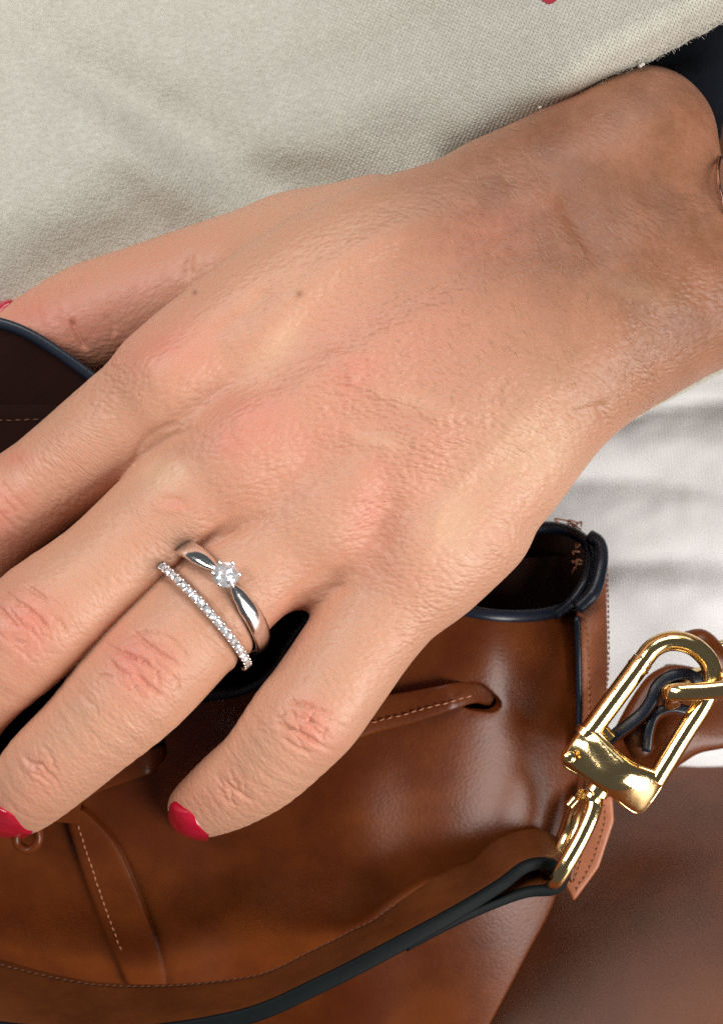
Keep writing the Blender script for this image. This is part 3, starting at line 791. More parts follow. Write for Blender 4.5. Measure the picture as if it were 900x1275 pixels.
for k in range(6):
    a = 2 * math.pi * (k + .25) / 6; dd = t_ * math.cos(a) + ax2 * math.sin(a)
    pth = np.array([hc - hr * 14 + dd * 4, hc - hr * 6 + dd * 11, hc + hr * 1 + dd * 16.2, hc + hr * 5 + dd * 15])
    v_, f_ = tube(cr(pth, 4), 1.9, 8); v2_, f2_ = ellipsoid(hc + hr * 5 + dd * 15.2, (2.9, 2.9, 2.9), n=10, m=6)
    v_, f_ = merge([(v_, f_), (v2_, f2_)]); make('claw', v_, f_, SILVER, ring2)
cth = np.linspace(0, 2 * math.pi, 40, endpoint=False)
v_, f_ = tube(hc - hr * 6 + (np.cos(cth)[:, None] * t_ + np.sin(cth)[:, None] * ax2) * 10.5, 1.6, 8, closed=True); make('gallery', v_, f_, SILVER, ring2)

# ------------------------------------------------------------------ handbag
bag = empty('handbag', L(350, 1275, -160)); tag(bag, 'brown leather drawstring bucket bag with navy painted edges under the hand', 'handbag')
def sstep(x, a, b): t = np.clip((x - a) / (b - a), 0, 1); return t * t * (3 - 2 * t)
def fz(u, v):
    z = -8 - .20 * (v - 760) + 46 * np.sin(np.clip((v - 740) / 560, 0, 1) * math.pi)
    z = z - 95 * np.clip((u - 520) / 210, 0, 2) ** 2.2
    z = z - 40 * np.clip((150 - u) / 400, 0, 2) ** 2
    z = z + 16 * np.exp(-((u - 620) / 55.) ** 2 - ((v - 800) / 80.) ** 2)
    z = z - 30 * np.exp(-((u - 300) / 60.) ** 2 - ((v - 850) / 60.) ** 2)
    z = z + 14 * np.exp(-((u - 440) / 60.) ** 2) * sstep(v, 860, 1000) - 14 * np.exp(-((u - 300) / 55.) ** 2) * sstep(v, 1000, 1120)
    return z
rim_front = cr([(-260, 1010), (-100, 960), (60, 925), (180, 885), (250, 868), (300, 860), (340, 836), (366, 792), (410, 745), (480, 735), (560, 756), (620, 767), (680, 764), (716, 752)], 6)
right_edge = cr([(722, 770), (724, 890), (716, 1000), (694, 1110), (652, 1195), (596, 1300)], 5)
outline = np.vstack([rim_front, right_edge, [(300, 1400), (-260, 1400)]])
slot_r = cr([(560, 856), (592, 850), (612, 862), (624, 876), (614, 886), (590, 884), (575, 878)], 4, True)
slot_l = cr([(90, 935), (150, 930), (196, 912), (206, 945), (160, 968), (110, 985)], 4, True)
v_, f_, uv_ = sheet(outline, fz, 14, 11, holes=[slot_r, slot_l], bev=3, seg=6)
make('front_panel', v_, f_, LEATHER, bag, sharp=40)
# back panel, lining, base
bz = lambda u, v: np.interp(u, [-300, 120, 300, 620, 760], [-14, -14, -60, -110, -120]) - .12 * (v - 450)
back = cr([(-300, 395), (-120, 388), (-20, 398), (40, 418), (105, 462), (200, 530), (330, 600), (500, 640), (640, 655), (690, 657), (728, 672)], 6)
v_, f_, uv_ = sheet(np.vstack([back, [(728, 1000), (-300, 1200)]]), bz, 12, 20, bev=3, seg=8); make('back_panel', v_, f_, LINING, bag, sharp=40)
pz = lambda u, v: bz(u, v) + 22 + 0 * u
v_, f_, uv_ = sheet([(-300, 503), (60, 503), (150, 512), (240, 640), (240, 820), (-300, 900)], pz, 6, 20, bev=2.5, seg=10); make('inner_pocket', v_, f_, LINING, bag, sharp=40)
v_, f_, uv_ = sheet([(150, 760), (560, 700), (735, 690), (724, 900), (700, 1050), (200, 1180), (-250, 1180), (-250, 950)], lambda u, v: fz(u, v) - 75 + 0 * u, 8, 30, bev=0, seg=30); make('lining', v_, f_, LINING, bag, sharp=40)
def rim_tube(name, pts, zf, r, flat, n=8, up=None, mat_=None):
    P = resample(cr(pts, n), 5); z = zf(P[:, 0], P[:, 1]) if callable(zf) else np.interp(np.linspace(0, 1, len(P)), np.linspace(0, 1, len(zf)), zf)
    pth = L(P[:, 0], P[:, 1], z); v, f = tube(pth, r, 14, up=up, flat=flat, p=2.6)
    return make(name, v, f, mat_ or EDGE, bag)
rim_tube('painted_edge', [tuple(p) for p in rim_front[2::3]], lambda u, v: fz(u, v) - 5, 8.5, 1.0)
rim_tube('painted_edge', [tuple(p) for p in back[::3]], lambda u, v: bz(u, v) + 1, 7.2, 1.0)
rim_tube('painted_edge', [(690, 766), (712, 748), (728, 722), (734, 694), (728, 674), (708, 661), (684, 656), (655, 660)], [-60, -52, -60, -80, -100, -112, -116, -116], 6.8, 1.0)
rim_tube('painted_edge', [(718, 758), (738, 738), (746, 712), (748, 690), (744, 675), (733, 668)], [-44, -42, -48, -58, -72, -82], 9, .9)
# gusset with its stitches
gz_ = lambda u, v: -52 - .10 * (v - 760) - .018 * np.clip(u - 722, 0, 99) ** 2 + 0 * u
gus = cr([(720, 762), (740, 745), (753, 712), (755, 760), (756, 830), (752, 876), (738, 900), (722, 935), (718, 880), (720, 800)], 4, True)
v_, f_, uv_ = sheet(gus, gz_, 16, 8, bev=3, seg=5); make('side_gusset', v_, f_, LEATHER_LIGHT, bag, sharp=45)
def strip_path(pts, z, n=6, step=5):
    P = resample(cr(pts, n), step); zz = z(P[:, 0], P[:, 1]) if callable(z) else np.interp(np.linspace(0, 1, len(P)), np.linspace(0, 1, len(z)), z)
    return L(P[:, 0], P[:, 1], zz)
p_ = strip_path([(718, 768), (720, 830), (720, 900), (714, 960)], [-48, -58, -66, -74]); v_, f_ = tube(p_, 4.2, 12, p=3); make('painted_edge', v_, f_, EDGE, bag)
def stitches(pts, z, pitch, ln, r, matl, parent, name='stitching', lift=1.0, jit=.12):
    P = resample(cr(pts, 8), pitch); parts = []
    for i in range(len(P) - 1):
        a, b = P[i], P[i + 1]; d = (b - a) / max(np.linalg.norm(b - a), 1e-6); c = (a + b) / 2; nrm = np.array((-d[1], d[0]))
        aa = c - d * ln / 2 + nrm * random.uniform(-1, 1) * jit * ln; bb = c + d * ln / 2 + nrm * random.uniform(-1, 1) * jit * ln
        q = np.array([aa, (aa + bb) / 2, bb]); zz = z(q[:, 0], q[:, 1]) + np.array((-r * .4, lift, -r * .4))
        parts.append(tube(L(q[:, 0], q[:, 1], zz), np.array((r * .6, r, r * .6)), 6))
    v, f = merge(parts); o = make(name, v, f, matl, parent); o['kind'] = 'stuff'; return o
stitches([(728, 768), (731, 800), (733, 850), (733, 892)], gz_, 8.5, 6.5, 1.3, THREAD, bag)
stitches([(724, 757), (736, 746), (747, 722), (750, 706)], lambda u, v: gz_(u, v) + 5, 9, 6.5, 1.5, THREAD, bag)
stitches([(755, 700), (757, 760), (757, 830), (754, 868)], lambda u, v: gz_(u, v) + 1, 6.5, 4, 1.4, THREAD, bag)
stitches([(20, 524), (66, 522), (-60, 526)][::-1][:2] + [(66, 522)], lambda u, v: pz(u, v), 11, 8, 1.0, THREAD_DARK, bag)
# loose threads at the back corner
fr = []
for k in range(7):
    x = random.uniform(690, 722); y = 652 + random.uniform(-1, 6)
    fr.append(tube(cr([L(x, y, -104), L(x + random.uniform(-8, 8), y - random.uniform(2, 6), -98), L(x + random.uniform(4, 14), y + random.uniform(-2, 5), -100)], 4), 1.1, 5))
for k in range(6):
    x = random.uniform(716, 726); y = random.uniform(672, 712)
    fr.append(tube(cr([L(x, y, -118), L(x - random.uniform(2, 9), y + random.uniform(-3, 6), -114), L(x - random.uniform(4, 12), y + random.uniform(-2, 8), -118)], 4), 1.0, 5))
v_, f_ = merge(fr); o = make('loose_threads', v_, f_, THREAD, bag); o['kind'] = 'stuff'
# drawstring straps
def ribbon(name, pts, half, thick, z, matl, parent, lift=0, tilt=0.0, edge=True, taper=None, n=8, step=5, bevel=3.2):
    P = resample(cr(pts, n), step); zz = (z(P[:, 0], P[:, 1]) if callable(z) else np.interp(np.linspace(0, 1, len(P)), np.linspace(0, 1, len(z)), z)) + lift
    pth = L(P[:, 0], P[:, 1], zz); T, Nn, B = frames(pth, up=(0, 0, 1.)); ct, st = math.cos(tilt), math.sin(tilt)
    W = B * ct + Nn * st; U = Nn * ct - B * st
    hw = np.interp(np.linspace(0, 1, len(P)), np.linspace(0, 1, len(half)), half) if hasattr(half, '__len__') else np.full(len(P), float(half))
    v, f = sweep(pth, W * hw[:, None], U * thick, circ(20, bevel)); o = make(name, v, f, matl, parent, sharp=60)
    return o, pth, W, U, hw
ribbon('drawstring', [(300, 960), (400, 918), (455, 893), (520, 878), (585, 862), (612, 868)], [22, 22, 22, 22, 18, 12], 5, lambda u, v: fz(u, v) + np.interp(u, [300, 560, 610], [10, 9, -22]), LEATHER, bag)
stitches([(440, 897 + 8), (500, 889 + 1), (560, 874), (588, 864 + 2)], lambda u, v: fz(u, v) + 15.5, 10, 7.5, 1.1, THREAD, bag)
ribbon('drawstring', [(60, 1000), (110, 975), (160, 956), (215, 940)], 16, 5, lambda u, v: fz(u, v) + np.interp(u, [60, 180, 215], [9, 4, -20]), LEATHER, bag)
# hanging leather pull with a stitched line, and the small loop
pull = resample(cr([(118, 1012), (160, 1075), (200, 1150), (214, 1230), (178, 1234), (152, 1190), (112, 1100), (88, 1040), (84, 1008)], 6), 5)
ppz = lambda u, v: fz(u, v) + 16 + 0 * u
v_, f_, uv_ = sheet(cr([(100, 1006), (128, 1030), (150, 1060), (176, 1120), (198, 1185), (206, 1235), (168, 1238), (140, 1180), (112, 1110), (92, 1050), (84, 1018)], 5, True), ppz, 10, 9, bev=5, seg=6)
make('leather_pull', v_, f_, LEATHER_STRAP if False else LEATHER, bag, sharp=45)
stitches([(94, 1018), (108, 1060), (128, 1120), (152, 1185)], lambda u, v: ppz(u, v), 8.5, 6, 1.2, THREAD, bag)
lp = L(*cr([(22, 1032, 34), (22, 1050, 30), (36, 1058, 30), (48, 1048, 34), (46, 1030, 36), (30, 1020, 36)], 6, True).T); v_, f_ = tube(lp, 5.5, 12, closed=True, flat=1.3); make('leather_loop', v_, f_, LEATHER, bag)
ribbon('drawstring', [(20, 1018), (60, 1010), (100, 1012)], 14, 5, lambda u, v: fz(u, v) + 16, LEATHER, bag)

# carrying strap: a wide band whose navy painted edge faces the camera
sp = cr([(-140, 1255, 100), (0, 1283, 112), (150, 1290, 118), (300, 1268, 116), (400, 1226, 108), (490, 1180, 92), (570, 1136, 68), (622, 1104, 44), (655, 1080, 24), (684, 1077, 14), (700, 1092, 10), (690, 1108, 10), (655, 1112, 18), (610, 1128, 34), (560, 1151, 52), (505, 1180, 68)], 7)
sp = resample(sp, 5); pth = L(sp[:, 0], sp[:, 1], sp[:, 2]); ns = len(pth); T, _, _ = frames(pth)
fr_ = np.linspace(0, 1, ns)
wdir = unit(np.stack([np.full(ns, .03), np.interp(fr_, [0, .2, .42, .58, .68, 1], [.45, .20, .08, .10, .30, .42]), np.full(ns, -.9)], -1)); wdir = unit(wdir - T * np.sum(wdir * T, -1, keepdims=True))
tdir = np.cross(T, wdir)
wl = np.interp(fr_, [0, .55, .68, .76, .86, 1], [66, 64, 46, 36, 34, 34]); tk = np.interp(fr_, [0, .58, .72, 1], [10.5, 10, 8.5, 6.0])
strap = bag
v_, f_ = sweep(pth + wdir * (wl + 2)[:, None], wdir * wl[:, None], tdir * tk[:, None] * .93, circ(24, 5)); st_o = make('carrying_strap', v_, f_, LEATHER_STRAP, bag, sharp=50)
ORG[st_o.name] = ORG[bag.name]
v_, f_ = sweep(pth + wdir * 2, wdir * 4.5, tdir * tk[:, None], circ(20, 3)); make('painted_edge', v_, f_, STRAP_EDGE, st_o)
# saddle stitch along the strap
st_pts = []
for i in range(0, int(ns * .62), 2):
    c = pth[i] + wdir[i] * (wl[i] * 1.75) - tdir[i] * tk[i] * (1 if (tdir[i] @ np.array((0, 1, 0))) < 0 else -1) * 1.0
    st_pts.append(tube(np.array([c - T[i] * 3, c + np.array((0, 1.0, .3)), c + T[i] * 3]), np.array((.7, 1.2, .7)), 6))
v_, f_ = merge(st_pts); o = make('stitching', v_, f_, THREAD_DARK, st_o); o['kind'] = 'stuff'
# leather tab behind the clasp
tz = lambda u, v: -70 - .1 * (v - 1000) + 0 * u
v_, f_, uv_ = sheet([(722, 985), (762, 992), (764, 1022), (745, 1080), (714, 1122), (702, 1100), (712, 1060)], tz, 12, 8, bev=3, seg=5)
tab = make('hardware_tab', v_, f_, LEATHER_LIGHT, bag, sharp=45)
stitches([(752, 1000), (753, 1024), (736, 1076), (716, 1110)], tz, 8, 5.5, 1.2, THREAD, bag)
stitches([(728, 1040), (722, 1075), (714, 1100)], tz, 8, 5.5, 1.0, THREAD, bag)
v_, f_, uv_ = sheet([(705, 1010), (735, 1000), (722, 1050), (712, 1100), (698, 1090), (690, 1050)], lambda u, v: -52 + 0 * u, 10, 8, bev=3, seg=5); make('hardware_tab', v_, f_, LEATHER, bag, sharp=45)
# side wall of the bag turning away, and base
sw = [L(u, v, z) for u, v, z in [(724, 770, -62), (724, 890, -90), (716, 1000, -120), (694, 1110, -140), (652, 1195, -150), (596, 1300, -160)]]
sb = [L(u, v, z) for u, v, z in [(752, 700, -110), (748, 890, -170), (722, 1000, -210), (694, 1090, -230), (652, 1175, -245), (596, 1290, -260)]]
A_ = cr(np.array(sw), 5); B_ = cr(np.array(sb), 5); n_ = len(A_)
v_ = np.vstack([A_, B_, A_ - (8, 0, 0), B_ - (8, 0, 0)]); f_ = []
for i in range(n_ - 1): f_ += [(i, n_ + i, n_ + i + 1, i + 1), (2 * n_ + i, 2 * n_ + i + 1, 3 * n_ + i + 1, 3 * n_ + i)]
make('side_wall', v_, f_, LEATHER, bag)

# ------------------------------------------------------------------ clasp
cl = empty('snap_clasp', L(755, 1000, 20)); tag(cl, 'polished gold swivel snap clasp hooked to the strap loop at the right of the bag', 'clasp')
def gt(name, pts, r, n=16, closed=False, flat=1.0, parent=None, k=8, p=2.0, up=None):
    P = cr(pts, k, closed); pth = L(P[:, 0], P[:, 1], P[:, 2])
    if P.shape[1] > 3: r = P[:, 3]
    v, f = tube(pth, r, n, closed, flat=flat, p=p, up=up); return make(name, v, f, GOLD, parent or cl, sharp=60)
gt('hook', [(800, 822, 34), (814, 806, 34), (836, 798, 34), (862, 804, 34), (882, 824, 34), (886, 848, 34), (876, 874, 34), (850, 915, 34), (815, 972, 34)], 12.5, k=8)
gt('gate', [(733, 912, 34), (760, 876, 34), (800, 822, 34)], 13.5)
gt('hinge_collar', [(793, 832, 34), (795, 829, 34)], 14.4)
gt('hinge_collar', [(728, 917, 34), (733, 910, 34)], 16)
blk = cr([(698, 940), (705, 928), (722, 906), (732, 901), (742, 908), (762, 928), (790, 950), (818, 962), (827, 968), (824, 980), (806, 1006), (796, 1013), (784, 1010), (752, 986), (720, 966), (700, 953)], 5, True)
def kz(u, v):
    a = ((u - 762) * .82 + (v - 957) * .57); b = (-(u - 762) * .57 + (v - 957) * .82)
    return 64 - .0058 * a * a - .011 * b * b + 2.6 * np.sin(a / 15. + b / 26.)
v_, f_, uv_ = sheet(blk, kz, 38, 5, bev=6, seg=3); make('clasp_block', v_, f_, GOLD, cl, sharp=60)
# raised lip round the face
lip = L(blk[:, 0], blk[:, 1], kz(blk[:, 0], blk[:, 1]) - 4); v_, f_ = tube(762 * 0 + lip + unit(L(762, 957, 58) - lip) * 3.0, 2.6, 8, closed=True); make('block_rim', v_, f_, GOLD, cl)
v_, f_ = ellipsoid(L(709, 943, 55), (7, 7, 3.5), n=20); make('rivet', v_, f_, GOLD, cl)
cth = np.linspace(0, 2 * math.pi, 28, endpoint=False); v_, f_ = tube(L(709, 943, 57) + np.stack([np.cos(cth), np.sin(cth), 0 * cth], -1) * 6.2, 1.3, 8, closed=True); make('rivet_ring', v_, f_, GOLD, cl)
gt('release_stub', [(750, 909, 34), (760, 920, 34)], 8)
gt('swivel', [(752, 975, 30), (742, 988, 28), (737, 996, 26)], 10)
gt('swivel_collar', [(745, 981, 28), (741, 987, 28)], 15, p=2.4)
gt('swivel_collar', [(739, 990, 27), (736, 994, 27)], 13.5)
gt('shackle', [(741, 990, 26), (737, 1012, 30), (722, 1045, 34), (703, 1078, 34), (690, 1097, 24), (684, 1094, 0), (690, 1078, -20), (708, 1040, -30), (716, 1010, -20), (728, 990, 6)], 10.5, flat=.85)
gt('screw', [(708, 1003, 4), (716, 994, 4)], 6)

# gold link and leather behind the clasp
lk = empty('chain_link', L(900, 862, 20)); tag(lk, 'gold rectangular link passing through the clasp hook at the right edge', 'link')
gt('link', [(842, 858, 62), (834, 866, 52), (838, 874, 40), (900, 872, 36), (980, 862, 20), (1010, 856, -10), (980, 840, -40), (905, 836, -30), (880, 838, 0), (900, 850, 40), (900, 852, 52)][:0] or [(836, 872, 20), (834, 866, 40), (840, 862, 56), (880, 860, 62), (960, 852, 62), (1010, 846, 40), (1010, 840, -10), (960, 836, -30), (890, 838, -30), (850, 852, -10)], 11, closed=True, parent=lk, flat=1.0, p=3.0)
gt('link', [(905, 838, -46), (886, 828, -40), (884, 812, -38), (905, 800, -46), (990, 792, -60), (1000, 830, -60)], 5, closed=True, parent=lk)
ss = empty('shoulder_strap', L(900, 880, -60)); tag(ss, 'dark brown leather strap end with navy edges folded behind the gold hook', 'strap')
def lstrap(pts, wvec, half, th_, matl=LEATHER, edge=True, step=5):
    P = resample(cr(pts, 8), step); pth = L(P[:, 0], P[:, 1], P[:, 2]); T, _, _ = frames(pth)
    W = unit(np.tile(np.array(wvec, float), (len(pth), 1))); W = unit(W - T * np.sum(W * T, -1, keepdims=True)); U = np.cross(T, W)
    v, f = sweep(pth, W * half, U * th_ * .93, circ(24, 5)); o = make('folded_leather', v, f, matl, ss, sharp=50)
    if edge:
        v, f = sweep(pth + W * half, W * 3, U * th_, circ(16, 3)); make('painted_edge', v, f, EDGE, o)
    return o
lstrap([(738, 940, -30), (765, 918, -24), (797, 893, -18), (811, 875, -14), (820, 855, -12), (838, 844, -12), (858, 846, -20), (868, 862, -34)], (-.2, .2, .95), 24, 7.5)
lstrap([(806, 930, -34), (809, 908, -30), (816, 891, -30), (833, 884, -32), (852, 886, -38)], (-.2, .2, .95), 20, 6)
v_, f_, uv_ = sheet(cr([(735, 960), (760, 915), (790, 862), (815, 835), (850, 828), (895, 845), (925, 880), (915, 925), (870, 938), (842, 955), (800, 975)], 5, True), lambda u, v: -72 + 18 * np.exp(-((u - 840) / 50.) ** 2 - ((v - 910) / 40.) ** 2) - .2 * np.abs(u - 830), 22, 8, bev=10, seg=6); make('folded_leather', v_, f_, LEATHER, ss)
v_, f_ = tube(L(*cr([(852, 798, -20), (872, 800, -12), (888, 816, -14), (896, 838, -24)], 6).T), np.interp(np.linspace(0, 1, 19), [0, .3, 1], [12, 17, 15]), 16); make('rolled_leather', v_, f_, LEATHER, ss)
v_, f_ = tube(L(*cr([(800, 935, -42), (790, 915, -34), (800, 900, -34)], 6).T), 16, 16); make('rolled_leather', v_, f_, LEATHER_STRAP, ss)

# ------------------------------------------------------------------ clothing
def cloth_mat(name, kind):
    m, nt, b = mat(name); K = nt.links.new
    uvn = N(nt, 'ShaderNodeUVMap'); uvn.uv_map = 'UVMap'
    nz = N(nt, 'ShaderNodeTexNoise'); nz.inputs['Scale'].default_value = 9; nz.inputs['Detail'].default_value = 3; K(uvn.outputs[0], nz.inputs['Vector'])
    wv = N(nt, 'ShaderNodeVectorMath', operation='MULTIPLY_ADD'); K(nz.outputs['Color'], wv.inputs[0]); wv.inputs[1].default_value = (.035, .035, 0); K(uvn.outputs[0], wv.inputs[2])
    sx = N(nt, 'ShaderNodeSeparateXYZ')
    if kind == 'knit':
        rt = N(nt, 'ShaderNodeVectorRotate'); rt.rotation_type = 'Z_AXIS'; rt.inputs['Angle'].default_value = math.radians(-24); K(wv.outputs[0], rt.inputs['Vector']); K(rt.outputs[0], sx.inputs[0])
        X, Y = sx.outputs[0], sx.outputs[1]
        px, py = 2 * math.pi / .046, 2 * math.pi / .042      # stitch pitch 5.2 x 4.6 units
        a = math_(nt, 'SINE', math_(nt, 'MULTIPLY', X, px))
        v = math_(nt, 'SINE', math_(nt, 'ADD', math_(nt, 'MULTIPLY', Y, py), math_(nt, 'MULTIPLY', math_(nt, 'ABSOLUTE', math_(nt, 'SINE', math_(nt, 'MULTIPLY', X, px / 2))), 2.6)))
        h = math_(nt, 'ADD', math_(nt, 'MULTIPLY', a, .6), math_(nt, 'MULTIPLY', v, .6))
        hole = ramp(nt, math_(nt, 'ADD', a, v), -.7, -1.75)
        zone = attr(nt, 'open')
        fl = N(nt, 'ShaderNodeMapping'); fl.inputs['Scale'].default_value = (3.2, 9, 1); fl.inputs['Rotation'].default_value = (0, 0, .9); K(uvn.outputs[0], fl.inputs['Vector'])
        n1 = noise(nt, fl.outputs[0], 2.6, 5, .72); n2 = noise(nt, uvn.outputs[0], 2.2, 4, .6); n3 = noise(nt, uvn.outputs[0], 45, 3, .7)
        c = mixc(nt, ramp(nt, n1, .35, .65), (0.62, 0.605, 0.52), (0.52, 0.50, 0.415))
        c = mixc(nt, math_(nt, 'MULTIPLY', ramp(nt, n2, .35, .65), .2), c, (0.42, 0.39, 0.32))
        c = mixc(nt, math_(nt, 'MULTIPLY', ramp(nt, n3, .5, .72), .35), c, (0.30, 0.26, 0.21))
        n4 = noise(nt, fl.outputs[0], 7.0, 3, .6); c = mixc(nt, math_(nt, 'MULTIPLY', ramp(nt, n4, .55, .72), .8), c, (0.27, 0.225, 0.17))
        c = mixc(nt, math_(nt, 'MULTIPLY', hole, math_(nt, 'MULTIPLY', zone, .62)), c, (0.16, 0.12, 0.09))
        K(c, b.inputs['Base Color'])
        h = math_(nt, 'ADD', math_(nt, 'MULTIPLY', h, math_(nt, 'MULTIPLY_ADD', zone, .8, .22)), math_(nt, 'MULTIPLY', n3, 2.0))
        h = math_(nt, 'ADD', h, math_(nt, 'MULTIPLY', n1, 5.0))
        K(bump(nt, h, 1.0, .62), b.inputs['Normal'])
        b.inputs['Sheen Weight'].default_value = .2; b.inputs['Sheen Roughness'].default_value = .6
    elif kind == 'rib':
        rt = N(nt, 'ShaderNodeVectorRotate'); rt.rotation_type = 'Z_AXIS'; rt.inputs['Angle'].default_value = math.radians(6); K(wv.outputs[0], rt.inputs['Vector']); K(rt.outputs[0], sx.inputs[0])
        a = math_(nt, 'SINE', math_(nt, 'MULTIPLY', sx.outputs[0], 2 * math.pi / .04)); b2 = math_(nt, 'SINE', math_(nt, 'MULTIPLY', sx.outputs[1], 2 * math.pi / .03))
        n1 = noise(nt, uvn.outputs[0], 2.0, 4, .6); n3 = noise(nt, uvn.outputs[0], 30, 3, .7)
        c = mixc(nt, n1, (0.88, 0.875, 0.87), (0.84, 0.83, 0.825)); c = mixc(nt, math_(nt, 'MULTIPLY', ramp(nt, a, 0, -1), .05), c, (.6, .58, .57)); K(c, b.inputs['Base Color'])
        h = math_(nt, 'ADD', math_(nt, 'ADD', a, math_(nt, 'MULTIPLY', b2, .2)), math_(nt, 'MULTIPLY', n3, .9)); K(bump(nt, h, .2, .6), b.inputs['Normal'])
        b.inputs['Sheen Weight'].default_value = .15
    else:
        n1 = noise(nt, objco(nt, 12), 1, 4, .7); K(mixc(nt, n1, (0.002, 0.004, 0.008), (0.004, 0.007, 0.013)), b.inputs['Base Color']); K(bump(nt, n1, 3, .5), b.inputs['Normal'])
        b.inputs['Sheen Weight'].default_value = .1
    b.inputs['Roughness'].default_value = .9; b.inputs['Specular IOR Level'].default_value = .2
    return m
KNIT = cloth_mat('oatmeal_knit', 'knit'); RIB = cloth_mat('white_ribbed_cloth', 'rib'); NAVY = cloth_mat('navy_knit', 'navy')
edge_sw = [(1080, -62), (990, -18), (900, 26), (850, 52), (800, 78), (750, 105), (700, 135), (650, 162), (600, 186), (560, 200)]
def sz(u, v):
    z = -118 + .03 * (u - 100)
    z = z + 100 * sstep(u, 250, 820) * sstep(330 - v, -150, 300)
    z = z + 34 * np.exp(-(((u - 60) * .4 + (v - 250) * .92) / 80.) ** 2) * sstep(500 - u, 0, 400)
    z = z - 52 * np.exp(-((-(u - 200) * .45 + (v - 150) * .9) / 46.) ** 2) * np.exp(-((u - 190) / 200.) ** 2)
    z = z + 24 * np.exp(-(((u - 160) * -.62 + (v - 180) * .8) / 30.) ** 2) * np.exp(-((u - 120) / 140.) ** 2)
    z = z + 16 * np.exp(-(((u - 420) * .40 + (v - 150) * .92) / 48.) ** 2) * np.exp(-((u - 400) / 170.) ** 2)
    z = z - 14 * np.exp(-(((u - 470) * .30 + (v - 60) * .95) / 40.) ** 2) * np.exp(-((u - 420) / 200.) ** 2)
    z = z + 6 * fbm(u / 110, v / 90, 5, 2) + 1.6 * fbm(u / 16, v / 16, 8, 2)
    d, _ = segdist(u, v, edge_sw); z = z + 112 * sstep(u, 500, 740) * np.exp(-(d / 120.) ** 2); z = z - 60 * np.clip(1 - d / 60, 0, 1) ** 2.2 * sstep(u, 480, 620)
    z = z - 20 * sstep(v, 360, 520)
    z = z - .40 * np.clip(190 - v, 0, 900) * sstep(720 - u, 0, 420)
    return z
sw_out = np.vstack([[(-380, -300), (1080, -300)], edge_sw, [(590, 260), (700, 330), (1080, 330), (1080, 375), (900, 464), (872, 478), (830, 500), (772, 530), (700, 580), (600, 640), (-380, 640)]])
v_, f_, uv_ = sheet(sw_out, sz, 22, 9, bev=9, seg=8)
pp = np.stack([uv_[:, 0] * 100, uv_[:, 1] * 100], -1)
opn = np.clip(sstep(pp[:, 0], 250, 560), 0, 1) * sstep(360 - pp[:, 1], 0, 140)
opn = np.clip(opn + .15, 0, 1)
sweater = make('sweater', v_, f_, KNIT, person, uv=uv_, attrs=dict(open=opn), sharp=60)
# fuzz: single fibres standing off the edge and the nap
fz_ = []
E = resample(cr(edge_sw, 4), 1.6)
for i, p in enumerate(E):
    if p[0] < 520 or p[0] > 930: continue
    for _ in range(3):
        q = p + np.array((random.uniform(-3, 3), random.uniform(-6, 2))); z0 = float(sz(np.array([q[0]]), np.array([q[1] - 4]))[0]) - random.uniform(0, 16)
        a = random.uniform(-1, 1.6); ln = random.uniform(2, 7.5)
        mid = q + np.array((math.sin(a) * ln * .6 + random.uniform(-2, 2), math.cos(a) * ln * .6)); end = mid + np.array((random.uniform(-4, 4), random.uniform(-2, 4)))
        fz_.append(tube(np.array([L(q[0], q[1], z0), L(mid[0], mid[1], z0 + random.uniform(-3, 5)), L(end[0], end[1], z0 + random.uniform(-5, 6))]), np.array((.26, .2, .08)), 3))
for (u, v) in [(800, 80), (797, 82), (694, 133), (672, 134), (699, 130)]:
    z0 = float(sz(np.array([u]), np.array([v - 8]))[0]); fz_.append(ellipsoid(L(u, v, z0 + 2), (2.6, 2.0, 2.2), n=7, m=5))
v_, f_ = merge(fz_); o = make('wool_fuzz', v_, f_, plain('pale_fibre', (0.62, 0.59, 0.53), .9), sweater); o['kind'] = 'stuff'
v_, f_, uv_ = sheet(cr([(670, -16), (690, -14), (694, -2), (684, 5), (676, 2), (668, -6)], 4, True), lambda u, v: sz(u, v) + 1.5, 2, 4, bev=1, seg=3); make('embroidered_motif', v_, f_, plain('red_thread', (0.36, 0.02, 0.04), .8), sweater)
# trousers
def tz2(u, v):
    z = -300 - .12 * (v - 500) + .10 * (u - 800) + 16 * np.sin((v - 470 - .15 * (u - 750)) / 34. + .8 * np.sin(u / 90.)) * sstep(u, 600, 800)
    for (c0, sl_, w, a) in [(598, .10, 14, -12), (560, -.05, 26, 10), (640, .14, 30, 9), (518, -.18, 10, -8), (704, -.05, 20, -8), (745, .0, 34, 7), (800, .12, 40, -5), (860, .05, 50, 5)]:
        z = z + a * np.exp(-((v - c0 - sl_ * (u - 800) + 5 * np.sin(u / 40.)) / w) ** 2) * sstep(u, 640, 740)
    z = z + 6 * fbm(u / 70, v / 35, 15, 3)
    z = z - 90 * np.clip((v - 900) / 90, 0, 1.4) ** 2
    return z
tr_out = cr([(560, 300), (900, 300), (1150, 300), (1150, 600), (1150, 960), (1000, 1000), (900, 988), (830, 972), (760, 968), (650, 968), (560, 968)], 4, True)
v_, f_, uv_ = sheet(tr_out, tz2, 30, 8, bev=26, seg=9); make('trousers', v_, f_, RIB, person, uv=uv_, sharp=60)
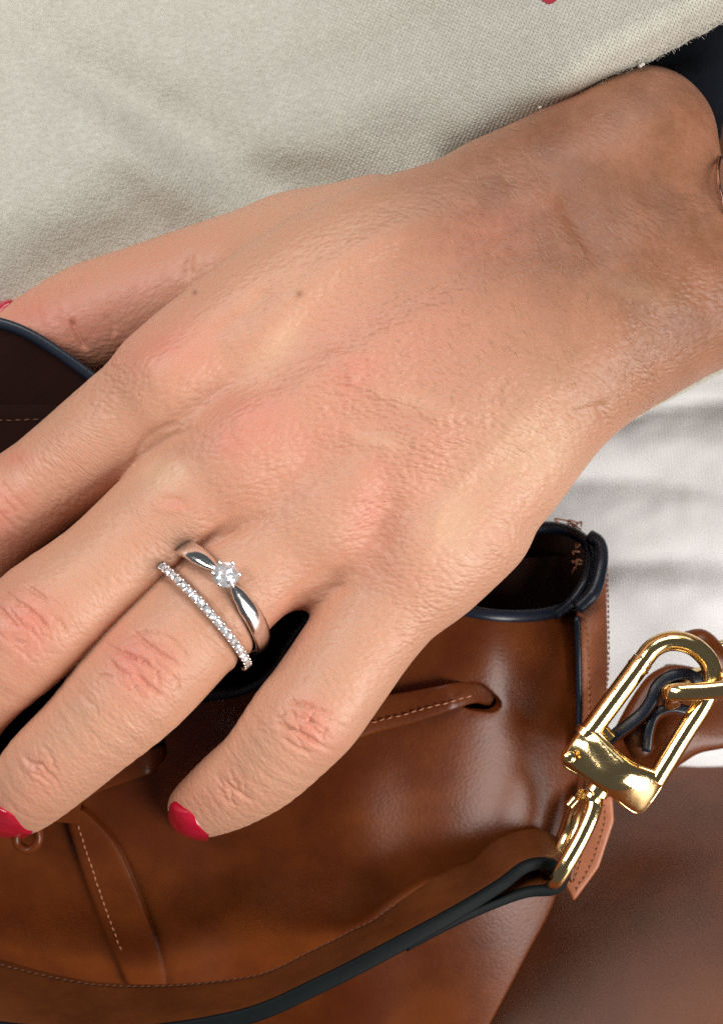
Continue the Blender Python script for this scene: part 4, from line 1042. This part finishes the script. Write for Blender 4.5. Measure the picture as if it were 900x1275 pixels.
# navy sleeve round the forearm, behind the wrist bone
def slz(u, v): return -62 + 26 * np.exp(-((u - 880) / 60.) ** 2 - ((v - 100) / 60.) ** 2) - .0015 * (u - 900) ** 2 + 5 * fbm(u / 40, v / 25, 3, 2)
v_, f_, uv_ = sheet(cr([(760, 40), (850, -20), (980, -60), (1100, 0), (1100, 140), (960, 150), (905, 150), (897, 170), (890, 184), (876, 176), (850, 160), (790, 140)], 5, True), slz, 26, 7, bev=9, seg=5); make('sleeve', v_, f_, NAVY, person, sharp=60)
# bracelet glimpsed past the wrist
br = empty('bracelet', L(900, 225, 0)); tag(br, 'thin rose gold bangle glimpsed past the wrist at the right edge', 'bracelet')
P = cr([(896, 196, 40), (893.5, 208, 66), (893.5, 224, 84), (897, 242, 98), (905, 266, 108), (930, 320, 112)], 8); v_, f_ = tube(L(*P.T), 2.3, 12); make('bangle', v_, f_, ROSE, br)

# ------------------------------------------------------------------ the seat the bag rests on
def seat_mat():
    m, nt, b = mat('dark_polished_wood'); K = nt.links.new
    n1 = noise(nt, objco(nt, 320, (0, 0, .25), (.8, 1.6, 1)), 1, 4, .6, .6); n2 = noise(nt, objco(nt, 26, (0, 0, .25), (.4, 6, 1)), 1, 4, .6)
    c = mixc(nt, ramp(nt, n1, .3, .7), (0.075, 0.021, 0.006), (0.16, 0.048, 0.015)); c = mixc(nt, math_(nt, 'MULTIPLY', n2, .3), c, (0.06, 0.02, 0.01))
    K(c, b.inputs['Base Color']); b.inputs['Specular IOR Level'].default_value = .3; b.inputs['Roughness'].default_value = .42; b.inputs['Coat Weight'].default_value = .04; b.inputs['Coat Roughness'].default_value = .3
    return m
cosp, sinp = math.cos(PITCH), math.sin(PITCH)
hgt = -500.0      # height of the seat along world up, in layout units: up = y*cosp + z*sinp
cen = np.array((0, 0, hgt / sinp)); ex = np.array((1., 0, 0)); ey = np.array((0, sinp, -cosp)); up_ = np.array((0, cosp, sinp))
gxs = np.linspace(-9000, 9000, 31); gys = np.linspace(-5000, 9000, 31)
V = np.array([cen + ex * a + ey * b for b in gys for a in gxs]); F = [(j * 31 + i, j * 31 + i + 1, (j + 1) * 31 + i + 1, (j + 1) * 31 + i) for j in range(30) for i in range(30)]
fl = make('floor', V, F, seat_mat(), origin=cen); fl['kind'] = 'structure'
for o in list(bpy.data.objects):
    if '_o' in o: del o['_o']
print('done', time.time() - _t0)
